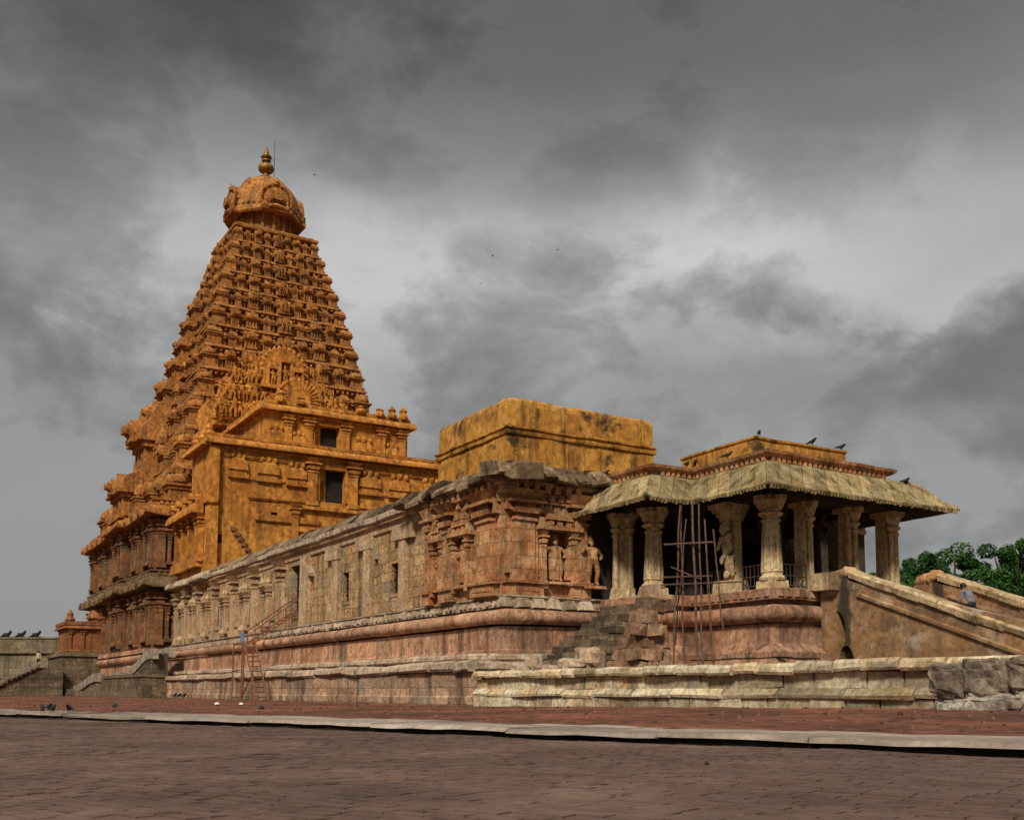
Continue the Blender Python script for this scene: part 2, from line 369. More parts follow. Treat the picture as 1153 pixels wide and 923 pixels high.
def FS(Y): return lambda u, n, z: (u, Y-n, z)       # a wall that faces -y; n points out of it
def FE(X): return lambda u, n, z: (X+n, u, z)       # faces +x
def FN(Y): return lambda u, n, z: (-u, Y+n, z)
def FW(X): return lambda u, n, z: (X-n, -u, z)
def sides(cx, cy):
    return [lambda u, n, z: (cx+u, cy-n, z), lambda u, n, z: (cx+n, cy+u, z), lambda u, n, z: (cx-u, cy+n, z), lambda u, n, z: (cx-n, cy-u, z)]
def rect(x0, x1, y0, y1): return [(x0, y0), (x1, y0), (x1, y1), (x0, y1)]


# ---------------------------------------------------------------- carved figures (one skinned surface each)
def skinned(joints, edges, name, sub=1):
    me = bpy.data.meshes.new(name)
    me.from_pydata([j[:3] for j in joints], edges, []); 
    o = bpy.data.objects.new(name, me); C.objects.link(o)
    sk = o.modifiers.new('skin', 'SKIN'); sk.use_smooth_shade = True
    for i, d in enumerate(me.skin_vertices[0].data):
        r = joints[i][3]; d.radius = (r, r) if not isinstance(r, tuple) else r
        d.use_root = (i == 0)
    if sub:
        ss = o.modifiers.new('sub', 'SUBSURF'); ss.levels = ss.render_levels = sub
    dg = bpy.context.evaluated_depsgraph_get(); dg.update()
    ev = o.evaluated_get(dg); m2 = bpy.data.meshes.new_from_object(ev)
    bpy.data.objects.remove(o); bpy.data.meshes.remove(me)
    vs = [tuple(v.co) for v in m2.vertices]; fs = [tuple(p.vertices) for p in m2.polygons]
    bpy.data.meshes.remove(m2)
    return vs, fs

def statue_data():        # a guardian figure, 1 unit tall, facing -y, standing on its pedestal
    J = [(0.02, 0, 0.50, 0.085), (0.0, 0, 0.60, 0.072), (-0.02, 0, 0.70, 0.098), (-0.02, -0.01, 0.765, 0.04), (-0.03, -0.02, 0.83, 0.056), (-0.03, 0, 0.91, 0.05), (-0.03, 0, 0.99, 0.02),
         (0.075, 0, 0.46, 0.062), (0.10, -0.03, 0.28, 0.048), (0.08, 0, 0.06, 0.034), (0.09, -0.06, 0.02, 0.03),
         (-0.05, 0, 0.46, 0.062), (-0.07, -0.02, 0.28, 0.048), (-0.07, 0.01, 0.06, 0.034), (-0.09, -0.05, 0.02, 0.03),
         (0.10, 0, 0.715, 0.042), (0.20, 0, 0.60, 0.034), (0.13, -0.06, 0.50, 0.028),
         (-0.135, 0, 0.715, 0.042), (-0.22, -0.02, 0.61, 0.034), (-0.20, -0.08, 0.73, 0.03)]
    E = [(0, 1), (1, 2), (2, 3), (3, 4), (4, 5), (5, 6), (0, 7), (7, 8), (8, 9), (9, 10), (0, 11), (11, 12), (12, 13), (13, 14), (2, 15), (15, 16), (16, 17), (2, 18), (18, 19), (19, 20)]
    return skinned(J, E, 'figure', 1)
STATUE = statue_data()
mini = [(x*1.15, y*1.15, z) for x, y, z in STATUE[0]], STATUE[1]

def place_statue(parent, fr, u, n, z, h, mat, name='statue', mirror=False, mesh_cache={}):
    b = MB(); b.T = fr
    k = -1 if mirror else 1
    b.box(u-0.24*h, u+0.24*h, n-0.12*h, n+0.16*h, z-0.06*h, z, 0.02*h)
    b.add([(u+k*x*h*1.15, n-y*h*1.2, z+zz*h) for x, y, zz in STATUE[0]], STATUE[1])
    return b.build(name, mat, parent, smooth=50)

def figs(b, u, n, z, h, k=1):
    b.add([(u+k*x*h, n-y*h, z+zz*h) for x, y, zz in STATUE[0]], STATUE[1])


# ---------------------------------------------------------------- carved ornament
def pilaster(b, u, z0, z1, w, n0, d):
    H = z1-z0; h = w/2; f = n0+d
    b.wbox(u, h*1.35, n0, f+0.10*w, z0, z0+0.07*H)
    b.wbox(u, h*1.2, n0, f+0.05*w, z0+0.07*H, z0+0.10*H)
    b.wbox(u, h, n0, f, z0+0.10*H, z0+0.70*H)
    b.wbox(u, h*1.15, n0, f+0.08*w, z0+0.70*H, z0+0.73*H)
    b.wbox(u, h*0.86, n0, f-0.04*w, z0+0.73*H, z0+0.77*H)
    b.wbox(u, h*1.3, n0, f+0.15*w, z0+0.77*H, z0+0.82*H, -0.05*w)
    b.wbox(u, h*1.35, n0, f+0.2*w, z0+0.82*H, z0+0.84*H, 0.12*w)
    b.wbox(u, h*0.95, n0, f+0.02*w, z0+0.84*H, z0+0.87*H)
    b.wbox(u, h*1.85, n0, f+0.36*w, z0+0.87*H, z0+0.90*H)
    b.wbox(u, h*1.05, n0, f+0.05*w, z0+0.90*H, z1, -0.40*w)

def arcpts(u, z, r, a0, a1, n, rz=None):
    rz = rz or r
    return [(u+r*math.cos(a0+(a1-a0)*i/n), z+rz*math.sin(a0+(a1-a0)*i/n)) for i in range(n+1)]

def kudu(b, u, z, r, n0, d, rich=True):
    """horseshoe arch with a flame rim, stepped rings and a small shrine inside"""
    out = []
    N = 18
    for i in range(N+1):
        a = R(-35) + R(250)*i/N
        rr = r*(1.16 if i % 2 else 1.0)
        out.append((u+rr*math.cos(a), z+rr*math.sin(a)))
    tip = out[:N//2+0] + [(u, z+r*1.5)] + out[N//2+1:]
    b.slab(tip, n0, n0+d*0.6)
    for q, dd in ((0.86, 0.85), (0.62, 1.05), (0.40, 1.25)):
        b.slab(arcpts(u, z, r*q, R(-30), R(210), 14), n0+d*0.3, n0+d*dd)
        if rich and q > 0.5:
            b.slab(arcpts(u, z, r*(q-0.09), R(-28), R(208), 14), n0+d*0.3, n0+d*(dd+0.06))
    b.wbox(u, r*0.9, n0, n0+d, z-r*0.78, z-r*0.5)

def shrine_K(b, u, n0, z, w, H, dp, sq4=False):      # square domed corner shrine
    h = w/2
    b.wbox(u, h*1.05, n0-dp, n0+0.06*w, z, z+0.10*H)
    b.wbox(u, h*0.74, n0-dp, n0-0.12*w, z+0.10*H, z+0.44*H)
    for q in (-1, 1): b.wbox(u+q*h*0.66, h*0.16, n0-dp, n0-0.06*w, z+0.10*H, z+0.44*H)
    b.wbox(u, h*0.95, n0-dp, n0+0.0*w, z+0.42*H, z+0.50*H)
    b.wbox(u, h*1.12, n0-dp, n0+0.10*w, z+0.50*H, z+0.545*H)
    b.wbox(u, h*0.70, n0-dp, n0-0.14*w, z+0.545*H, z+0.60*H)
    if sq4:                                               # squared, curved roof with a small bud
        b.lathe(u, n0-h, [(h*1.38, z+0.60*H), (h*1.46, z+0.64*H), (h*1.36, z+0.72*H), (h*1.05, z+0.82*H), (h*0.6, z+0.88*H), (h*0.25, z+0.90*H), (h*0.3, z+0.95*H), (h*0.05, z+1.02*H)], 4, R(45))
        return
    b.lathe(u, n0-h, [(h*1.02, z+0.60*H), (h*1.08, z+0.64*H), (h*1.02, z+0.72*H), (h*0.88, z+0.80*H), (h*0.55, z+0.87*H), (h*0.2, z+0.90*H), (h*0.22, z+0.95*H), (h*0.04, z+1.02*H)], 8, R(22.5))

def shrine_S(b, u, n0, z, w, H, dp):      # oblong shrine under a barrel vault
    h = w/2
    b.wbox(u, h*1.03, n0-dp, n0+0.05*H, z, z+0.10*H)
    b.wbox(u, h*0.86, n0-dp, n0-0.06*H, z+0.10*H, z+0.44*H)
    for q in (-0.85, -0.3, 0.3, 0.85): b.wbox(u+q*h*0.92, h*0.09, n0-dp, n0-0.01*H, z+0.10*H, z+0.44*H)
    b.wbox(u, h*1.0, n0-dp, n0+0.02*H, z+0.42*H, z+0.50*H)
    b.wbox(u, h*1.1, n0-dp, n0+0.10*H, z+0.50*H, z+0.545*H)
    prof = [(n0-dp, z+0.545*H)] + [(n0-0.22*H+0.26*H*math.cos(a), z+0.60*H+0.30*H*math.sin(a)) for a in [R(x) for x in (-20, 5, 30, 55, 80)]] + [(n0-dp, z+0.9*H)]
    b.extr(prof, u-h*1.02, u+h*1.02)
    b.slab(arcpts(u, z+0.64*H, 0.2*H, R(-30), R(210), 10), n0-0.1*H, n0+0.12*H)
    b.slab(arcpts(u, z+0.64*H, 0.13*H, R(-30), R(210), 8), n0-0.1*H, n0+0.15*H)
    for q in (-0.7, 0, 0.7): b.wbox(u+q*h, 0.03*H, n0-0.3*H, n0-0.2*H, z+0.88*H, z+0.98*H, 0.015*H)

def shrine_P(b, u, n0, z, w, H, dp):      # slim aedicule with an arched front
    h = w/2
    b.wbox(u, h, n0-dp, n0-0.12*H, z, z+0.48*H)
    b.wbox(u, h*1.25, n0-dp, n0-0.02*H, z+0.48*H, z+0.54*H)
    b.slab(arcpts(u, z+0.66*H, h*1.2, R(-30), R(210), 10, 0.17*H), n0-dp, n0-0.04*H)
    b.slab(arcpts(u, z+0.66*H, h*0.7, R(-30), R(210), 8, 0.10*H), n0-0.1*H, n0+0.0*H)

def niche(b, u, z0, w, H, n0, d):          # framed aedicule round a statue
    h = w/2
    for q in (-1, 1):
        pilaster(b, u+q*h, z0, z0+H*0.74, w*0.17, n0, d)
    b.wbox(u, h*1.3, n0, n0+d*1.3, z0+H*0.74, z0+H*0.79)
    b.wbox(u, h*1.45, n0, n0+d*1.6, z0+H*0.79, z0+H*0.82, 0.02)
    b.slab(arcpts(u, z0+H*0.86, h*1.05, R(-10), R(190), 12, H*0.14), n0, n0+d*0.8)
    b.slab(arcpts(u, z0+H*0.86, h*0.7, R(-10), R(190), 10, H*0.09), n0, n0+d*1.15)
    b.wbox(u, h*1.4, n0, n0+d*1.3, z0-H*0.06, z0)

KAPOTA = [(0.0, 0.0), (0.55, 0.04), (0.98, 0.0), (1.0, 0.16), (0.93, 0.45), (0.74, 0.75), (0.45, 0.95), (0.2, 1.0), (0.0, 1.0)]
def kap(out, z0, z1): return [(o*out, z0+(z1-z0)*q) for o, q in KAPOTA]
def torus(out, z0, z1, r, n=9): return [(out+r*math.sin(math.pi*i/(n-1)), z0+(z1-z0)*(0.5-0.5*math.cos(math.pi*i/(n-1)))) for i in range(n)]

# ================================================================ GROUND
def structure(o): o['kind'] = 'structure'; return o

def ground_z(x, y):
    """red earth rises gently towards the terrace"""
    t = max(0.0, min(1.0, (y-9.0)/9.0)); s_ = max(0.0, min(1.0, (x+34)/20.0))
    return -0.03 + 0.20*t*s_

def build_ground():
    b = MB()
    xs = [-900, -500, -300, -200, -150] + list(np.arange(-130, 20.1, 1.2)) + [40, 90, 200, 500]
    ys = [-700, -300, -120, -50, -20, -8] + list(np.arange(-2, 24.1, 0.8)) + [30, 40, 60, 90, 150, 300, 600, 1100]
    xs = [float(x) for x in xs]; ys = [float(y) for y in ys]
    vs = []
    for y in ys:
        for x in xs:
            z = ground_z(x, y)
            if -120 < x < 15 and 4 < y < 24: z += 0.035*noise.noise((x*0.5, y*0.5, 0)) + 0.02*noise.noise((x*1.7, y*1.7, 3))
            else: z -= 0.02
            p = (-0.955*x - 0.29*y)            # under the paving the soil lies lower
            if y < front_y(x)+1.6: z = -0.12
            vs.append((x, y, z))
    nx = len(xs)
    b.add(vs, [(j*nx+i, j*nx+i+1, (j+1)*nx+i+1, (j+1)*nx+i) for j in range(len(ys)-1) for i in range(nx-1)])
    structure(b.build('ground', 'earth', smooth=60))

def front_y(x): return 8.15 + (x+5.25)*0.306          # front edge of the slab path
PD = Vector((-0.956, -0.2925, 0)); PN = Vector((-0.2925, 0.956, 0))   # along the path (away), across it (towards the temple)
P0 = Vector((-5.25, 8.15, 0))
build_ground()

def build_path():
    b = MB()
    def T(u, n, z): q = P0 + PD*u + PN*n; return (q.x, q.y, z)
    b.T = T
    r = random.Random(3)
    for row, (n0, n1) in enumerate(((0.0, 0.85), (0.87, 1.6), (1.62, 2.6))):
        u = -14.0
        while u < 75:
            L = r.uniform(1.6, 3.4)
            dz = r.uniform(-0.012, 0.012); e0 = r.uniform(-0.04, 0.05) if row == 0 else 0
            m = 6; z1 = 0.10 + dz - 0.02*row
            vs = []
            for i in range(m+1):
                uu = u+0.008+(L-0.016)*i/m
                w = noise.noise((uu*0.9, row*3.1, 0))*0.05
                zz = z1 + noise.noise((uu*0.7, row, 5))*0.012
                vs += [(uu, n0+(0.10 if row == 0 else 0), zz-0.055), (uu, n0-(w+e0 if row == 0 else 0), zz-0.045), (uu, n0+0.03, zz), (uu, n1+(w if row == 2 else 0), zz), (uu, n1+(w if row == 2 else 0), -0.1)]
            fs = [(i*5+j, (i+1)*5+j, (i+1)*5+j+1, i*5+j+1) for i in range(m) for j in range(4)] + [(0, 1, 2, 3, 4), tuple(m*5+j for j in (4, 3, 2, 1, 0))]
            b.add(vs, fs); u += L
    structure(b.build('stone_path', 'path', jit=0.02, jf=3))
    b = MB(); b.T = T; b.blocks(-14, 75, [(0, 0)]*3, 9, 9) if False else None
    b.box(-14, 75, 0.06, 2.5, -0.15, 0.052); structure(b.build('path_bed', 'shadowsoil'))  # bed coloured near black to paint the shadow under the slab edge
build_path()

def build_paving():
    """worn brick paving before the path: every brick near the camera is its own tilted block"""
    rs = np.random.RandomState(5)
    bl, bw = 0.26, 0.115
    rows = []
    V = []; F = []
    off = 0
    n = -0.07
    while n > -14:
        n_mid = n - bw/2
        dist = max(2.0, -n)
        y_ = P0 + PN*n
        u0, u1 = -9.0, 32.0
        k = 1.0
        u = u0 + rs.uniform(0, bl)
        cnt = int((u1-u0)/bl)
        us = u + np.arange(cnt)*bl
        x = P0.x + PD.x*us + PN.x*n_mid; y = P0.y + PD.y*us + PN.y*n_mid
        # keep what the camera could see, with a margin
        d = -x*0.8536 + y*0.521; rr = x*0.521 + y*0.8536
        keep = (d > 1.0) & (np.abs(rr) < d*0.62+1.5) & (d < 24)
        us = us[keep]
        c = len(us)
        if c:
            j = lambda s_: rs.uniform(-s_, s_, c)
            a0 = us+0.0015+j(0.002); a1 = us+bl-0.0015+j(0.002)
            b0 = np.full(c, n-bw)+0.002+j(0.003); b1 = np.full(c, n)-0.002+j(0.003)
            wave = np.array([noise.noise((float(q)*0.35, n*0.8, 0))*0.018 + noise.noise((float(q)*1.1, n*2.6, 4))*0.010 for q in us])
            z = wave + j(0.0022); tu = j(0.0016); tn = j(0.0025)
            P = np.zeros((c, 8, 3))
            for i, (aa, bb, top) in enumerate(((a0, b0, 0), (a1, b0, 0), (a1, b1, 0), (a0, b1, 0), (a0, b0, 1), (a1, b0, 1), (a1, b1, 1), (a0, b1, 1))):
                du = (1 if i in (1, 2, 5, 6) else -1); dn = (1 if i in (2, 3, 6, 7) else -1)
                A = aa - du*0.006*top; B = bb - dn*0.008*top
                P[:, i, 0] = P0.x + PD.x*A + PN.x*B; P[:, i, 1] = P0.y + PD.y*A + PN.y*B
                P[:, i, 2] = (z + du*tu + dn*tn) if top else -0.06
            V.append(P.reshape(-1, 3))
            base = off + 8*np.arange(c)[:, None]
            for q in ((4, 5, 6, 7), (0, 1, 5, 4), (1, 2, 6, 5), (2, 3, 7, 6), (3, 0, 4, 7)):
                F.append(base + np.array(q)[None, :])
            off += 8*c
        n -= bw
    V = np.concatenate(V); F = np.concatenate(F)
    me = bpy.data.meshes.new('paving'); me.from_pydata(V.tolist(), [], F.tolist()); me.materials.append(M['paving'])
    o = bpy.data.objects.new('brick_paving', me); C.objects.link(o); structure(o)
    b = MB()                                             # the joints' sand bed and the paving beyond
    def T(u, nn, z): q = P0 + PD*u + PN*nn; return (q.x, q.y, z)
    b.T = T
    b.add([(-60, -0.04, -0.020), (140, -0.04, -0.020), (140, -90, -0.020), (-60, -90, -0.020)], [(0, 1, 2, 3)])
    structure(b.build('paving_bed', 'paving'))
build_paving()

# ================================================================ TEMPLE TOWER
TX, TY = -110.1, 34.6
tower = thing('temple_tower', 'tall orange stone pyramid tower with a domed top and gilded finial', 'temple tower', (TX, TY, 0))
SD = sides(TX, TY)
WZ = [17.4, 19.6, 24.1, 27.9, 31, 35, 39.7, 45.4, 50]; WW = [13.2, 12.3, 11.1, 10.1, 9.2, 8.4, 7.35, 5.75, 4.35]
def tw(z): return float(np.interp(z, WZ, WW))

def sq(w): return [(TX-w, TY-w), (TX+w, TY-w), (TX+w, TY+w), (TX-w, TY+w)]
def bayed(w, bays):
    """square plan with projecting bays; bays = [(u0, u1, n)] along each face"""
    seq = []
    for u0, u1, n in bays: seq += [(u0, n), (u1, n)]
    full = []
    for i in range(4):
        f = SD[i]; c = bays[0][2]
        row = [(-c, c)]
        prev = None
        for (u0, u1, n) in bays:
            if prev is not None: row += [(prev, w), (u0, w)]
            if prev is not None: row += [(u0, n)]
            row += [(u1, n)]; prev = u1
        row = row[:-1]
        full += [f(u, n, 0)[:2] for u, n in row]
    return full
BAYS = [(-13.5, -9.7, 13.5), (-7.9, -4.3, 13.5), (-2.5, 2.5, 14.0), (4.3, 7.9, 13.5), (9.7, 13.5, 13.5)]
def stretch(pts): return [(x-5.0 if x < TX-5 else x, y) for x, y in pts]
PLAN = stretch(bayed(12.7, BAYS))

b = MB()
b.mold(stretch(sq(15.2)), [(0, -0.3), (0, 1.25), (0.15, 1.3), (0.18, 1.75), (-0.6, 1.8), (-0.6, 2.05), (-1.0, 2.1)])
b.mold(stretch(sq(14.2)), [(-0.1, 2.0), (0, 2.1), (0, 3.0)] + torus(0.05, 3.05, 3.75, 0.35) + [(-0.1, 3.8), (0.15, 3.85), (0.15, 4.3), (-2, 4.32)])
b.build('plinth', 'plinth', tower, smooth=40, jit=0.05)
for si in (0, 1):                                         # carved animal band above the torus
    b = MB(); b.T = SD[si]
    for k in range(60):
        u = -14.2+28.4*(k+0.5)/60
        b.wbox(u, 0.17, 14.2, 14.52, 3.88, 4.22, 0.05)
    b.build('carved_band', 'plinth', tower)

def tower_wall(z0, z1, first):
    b = MB(); b.mold(PLAN, [(0.12, z0), (0.12, z0+0.35), (0.0, z0+0.4), (0.0, z1-0.25), (0.12, z1-0.2), (0.12, z1)])
    wl = b.build('wall', 'tower_low', tower, jit=0.04)
    for si in (0, 1):
        fr = SD[si]
        for (u0, u1, n) in BAYS + ([(-7.4, -4.4, 12.72)] if si == 0 else []):
            if si == 0 and u1 < -4.2 and n > 13: u0, u1 = u0-5.0, u1-5.0
            um = (u0+u1)/2
            if si == 1 and um > -9: continue
            for u in (u0+0.42, u1-0.42):
                b = MB(); b.T = fr; pilaster(b, u, z0+0.35, z1-0.1, 0.66, n-0.05, 0.42)
                b.build('pilaster', 'tower_low', tower, jit=0.03)
            b = MB(); b.T = fr
            wdt = (u1-u0)*0.42
            niche(b, um, z0+0.85, wdt, (z1-z0)*0.76, n-0.02, 0.46)
            b.wall(um-wdt*0.42, um+wdt*0.42, z0+0.8, z0+(z1-z0)*0.66, [(um-wdt*0.38, um+wdt*0.38, z0+0.85, z0+(z1-z0)*0.64)], n+0.03, 0.5)
            b.build('niche', 'tower_low', tower, jit=0.02)
            place_statue(tower, fr, um, n+0.15, z0+0.95, (z1-z0)*0.52, 'tower_low', mirror=um > 0)
        if si == 0:
            for u in (-13.8, -8.4, -3.4, 3.4, 8.8):              # slim pot-and-column shafts in the recesses
                b = MB(); b.T = fr
                pilaster(b, u, z0+0.6, z1-1.2, 0.42, 12.7, 0.22)
                b.lathe(u, 12.85, [(0.3, z0+0.4), (0.42, z0+0.7), (0.3, z0+1.05), (0.15, z0+1.15)], 10)
                b.slab(arcpts(u, z1-0.95, 0.42, R(-30), R(210), 10), 12.7, 12.98)
                b.build('recess_column', 'tower_low', tower, jit=0.02)
tower_wall(4.3, 9.5, True)
tower_wall(11.3, 16.1, False)

def cornice(z0, z1, mat, w=13.5, out=1.35, nk=9):
    bays = [(-w, -9.5, w), (-2.7, 2.7, w+0.5), (9.5, w, w)]
    b = MB()
    pl_ = []
    for i in range(4):
        f = SD[i]
        pl_ += [f(u, n, 0)[:2] for u, n in ((-w, w), (-2.8, w), (-2.8, w+0.55), (2.8, w+0.55), (2.8, w))]
    pl_ = stretch(pl_)
    b.mold(pl_, [(0.1, z0-0.3), (0.25, z0-0.12)] + kap(out, z0, z1), step=0.9, wob=0.05, flare=(0.25, 0.8), seed=int(z0*10))
    b.mold(pl_, [(0.55, z1-0.05), (0.55, z1+0.12), (0.35, z1+0.15), (0.35, z1+0.5), (0.5, z1+0.55), (0.5, z1+0.66), (-3.5, z1+0.7)])
    for si in (0, 1):
        b.T = SD[si]; xl = -w-(5 if si == 0 else 0)
        for k in range(nk+(2 if si == 0 else 0)):
            u = (nk-1)/2*2*w/nk - k*2*w/nk
            n = w+0.5 if abs(u) < 2.8 else w
            b.slab(arcpts(u, z0+0.42*(z1-z0), 0.42, R(-40), R(220), 12), n+0.5, n+out+0.06)
            b.slab(arcpts(u, z0+0.42*(z1-z0), 0.26, R(-40), R(220), 10), n+0.5, n+out+0.12)
        for k in range(56):
            u = xl+(w-xl)*(k+0.5)/56
            b.wbox(u, 0.14, w+0.3, w+0.62+(0.5 if abs(u) < 2.8 else 0), z1+0.18, z1+0.46, 0.04)
    return b.build('cornice', mat, tower, smooth=45, jit=0.05)
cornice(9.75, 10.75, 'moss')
cornice(16.25, 17.25, 'tower')

for xx, yy, s_, h_ in ((TX-16.9, TY-11.9, 2.6, 4.4), (TX-16.9, TY-7.5, 2.2, 3.6), (TX-14.0, TY-12.2, 1.8, 3.4)):
    b = MB(); b.T = FS(yy-s_/2); shrine_K(b, xx, 0, 17.7, s_, h_, s_)
    b.build('corner_shrine', 'tower', tower, smooth=40, jit=0.05)
TZ = [17.6, 22.0, 26.1, 29.7, 32.7, 35.2, 37.6, 39.9, 42.1, 44.2, 46.2, 48.15, 50.0]
for t in range(12):
    z0, z1 = TZ[t], TZ[t+1]; H = z1-z0
    w = tw(z0+0.4*H); body = min(tw(z1)-0.55, w-0.75)
    ld = tw(z0)+0.12
    b = MB()
    if t: b.mold(sq(ld-0.45), [(-2.0, z0-0.55*H*0.45), (0.05, z0-0.5*H*0.45), (0.10, z0-0.30*H*0.45)] + kap(0.36, z0-0.30*H*0.5, z0-0.02) + [(-1.5, z0)], step=1.2, wob=0.03, seed=t)
    b.mold(sq(body), [(0, z0-0.2), (0, z1-0.2), (-1, z1-0.2)])
    b.poly(sq(body+0.2), z1-0.25)
    b.mold(sq(body), [(-0.1, z0+0.50*H), (0.22, z0+0.52*H), (0.22, z0+0.60*H), (-0.1, z0+0.62*H)])
    wk, wc = 0.18*w, 0.23*w
    Hs = H*0.86
    dp = w-body+0.1
    shr = []
    for si in range(4):
        shr.append((si, 'K', w-wk/2, w-0.02, wk))
        for q in (-1, 1):
            shr.append((si, 'P', q*0.775*w, w-0.10*H, 0.06*w))
            shr.append((si, 'K2' if t % 2 else 'S', q*0.675*w, w-0.04*H, 0.11*w))
            shr.append((si, 'P', q*0.58*w, w-0.10*H, 0.06*w))
            shr.append((si, 'S', q*0.455*w, w+0.05*H, 0.15*w))
            shr.append((si, 'P', q*0.335*w, w-0.10*H, 0.06*w))
            shr.append((si, 'K2' if t % 2 == 0 else 'S', q*0.235*w, w-0.03*H, 0.11*w))
            shr.append((si, 'P', q*0.15*w, w-0.06*H, 0.05*w))
        shr.append((si, 'C', 0, w+0.16*H, wc))
    sub = []
    for (si, kd, u, n, ww) in shr:
        own = t < 3 and si in (0, 1)
        bb = MB() if own else b
        bb.T = SD[si]
        if kd == 'K': shrine_K(bb, u, n, z0, ww, Hs*1.05, ww, t > 4)
        elif kd == 'K2': shrine_K(bb, u, n, z0, ww, Hs*0.92, dp, True)
        elif kd == 'P': shrine_P(bb, u, n, z0, ww, Hs*rnd.uniform(0.78, 0.92), dp)
        elif kd == 'S': shrine_S(bb, u, n, z0, ww, Hs*rnd.uniform(0.98, 1.12), dp+0.05*H)
        else:
            shrine_S(bb, u, n, z0, ww*0.8, Hs*0.92, dp+0.2*H)
            if si in (0, 1):
                kudu(bb, u, z0+0.62*Hs, ww*0.24, n-0.15, 0.35, rich=t < 8)
                figs(bb, u, n+0.12*H, z0+0.08*H, 0.5*H)
                figs(bb, u-ww*0.25, n+0.1*H, z0+0.08*H, 0.42*H); figs(bb, u+ww*0.25, n+0.1*H, z0+0.08*H, 0.42*H, -1)
        if own: sub.append(bb)
        else: b.T = None
    if t < 8:                                             # big projecting central shrines on the three other faces
        for si in (0, 2, 3):
            b.T = SD[si]; nn, hh, w5 = ((14.6, 5.2, 6.0), (12.6, 7.6, 5.4), (11.4, 4.8, 4.6), (10.5, 3.6, 4.2), (9.7, 3.0, 3.8), (9.0, 2.7, 3.4), (8.4, 2.5, 3.0), (7.7, 2.3, 2.6))[t]
            shrine_S(b, 0, nn, z0, w5, hh, nn-body+0.1)
            kudu(b, 0, z0+0.66*hh, 0.2*hh, nn-0.2*hh, 0.35*hh)
            for q in (-1, 1): shrine_K(b, q*(w5*0.5+0.8), nn-0.5-0.4*(t < 3), z0, 1.3, hh*0.72, 2.5)
    for si in (0, 1):                                    # dentils under the ledge, figures on the wall between the shrines
        b.T = SD[si]
        m_ = int(2*w/0.55)
        for k in range(m_):
            u = -w+2*w*(k+0.5)/m_
            b.wbox(u, 0.11, body, w-0.42, z1-0.27*H, z1-0.18*H)
        for u in (-0.35, 0.35, -0.62, 0.62):
            figs(b, u*w, body+0.4, z0+0.02*H, 0.6*H, 1 if u > 0 else -1)
    b.T = None
    st = b.build('storey', 'tower', tower, smooth=40, jit=0.05)
    for bb in sub:
        bb.T = None
        bb.build('miniature_shrine', 'tower', st, smooth=40, jit=0.05)

# neck, dome, horseshoe gables, finial
b = MB(); b.mold(sq(4.35), [(0, 49.6), (0.3, 49.75), (0.35, 50.0), (0.05, 50.05), (-0.1, 50.3), (-3, 50.3)], jit if False else True)
b.lathe(TX, TY, [(3.45, 50.2), (3.45, 50.5), (3.0, 50.55), (3.0, 52.7), (3.4, 52.9)], 16, R(11.25))
for k in range(16):
    a = 2*math.pi*k/16
    b.box(TX+3.05*math.cos(a)-0.16, TX+3.05*math.cos(a)+0.16, TY+3.05*math.sin(a)-0.16, TY+3.05*math.sin(a)+0.16, 50.5, 52.8)
b.build('neck', 'tower', tower, jit=0.04)
b = MB()
N = 48
prof = [(3.2, 52.75), (4.15, 52.45), (4.28, 52.65), (4.05, 52.95), (3.85, 53.4), (3.78, 54.0), (3.66, 54.8), (3.36, 55.7), (2.85, 56.55), (2.15, 57.25), (1.3, 57.7), (0.6, 57.9)]
vs = []
for r_, z in prof:
    for i in range(N):
        a = 2*math.pi*i/N
        lob = abs(math.cos(2*a))
        ext = 0.22*(lob**3) if z < 53.2 else 0
        k8 = 1.0/max(math.cos(((a+R(22.5)) % R(45))-R(22.5)), 0.92)
        rr = r_*(1+0.03*(k8-1)*8)+ext
        zz = z + (0.55*lob**4 if z < 53 else 0) - (0.15 if z < 53 else 0)
        vs.append((TX+rr*math.cos(a), TY+rr*math.sin(a), zz))
b.add(vs, [(j*N+i, j*N+(i+1) % N, (j+1)*N+(i+1) % N, (j+1)*N+i) for j in range(len(prof)-1) for i in range(N)] + [tuple((len(prof)-1)*N+i for i in range(N))])
for i in range(8):                                        # carved ribs and low relief on the dome
    a = R(22.5)+i*R(45)
    for (r_, z), (r2, z2) in zip(prof[4:9], prof[5:10]):
        b.tube((TX+r_*1.0*math.cos(a), TY+r_*1.01*math.sin(a), z), (TX+r2*1.01*math.cos(a), TY+r2*1.01*math.sin(a), z2), 0.11, 0.11, 5)
for i in range(40):
    a = 2*math.pi*i/40
    b.lathe(TX+3.86*math.cos(a), TY+3.86*math.sin(a), [(0.2, 53.35), (0.22, 53.55), (0.05, 53.75)], 6)
b.build('dome', M['tower'], tower, smooth=35, jit=0.05)
for si in range(4):
    b = MB(); b.T = SD[si]
    kudu(b, 0, 54.0, 1.5, 3.0, 1.25)
    b.wbox(0, 1.7, 3.0, 4.2, 52.6, 53.0)
    for k in range(25):
        a = R(-30)+R(240)*k/24
        b.lathe(1.72*math.cos(a), 3.9, [(0.09, 54.0+1.72*math.sin(a)-0.15), (0.16, 54.0+1.72*math.sin(a)), (0.03, 54.0+1.72*math.sin(a)+0.4)], 5)
    b.lathe(0, 3.95, [(0.2, 55.6), (0.28, 55.9), (0.1, 56.2), (0.03, 56.5)], 8)
    for q in (-1, 1):
        b.lathe(q*1.2, 4.05, [(0.28, 52.8), (0.34, 53.1), (0.16, 53.4), (0.22, 53.6), (0.05, 54.0)], 8)
    b.build('arched_gable', 'tower', tower, jit=0.04)
b = MB()
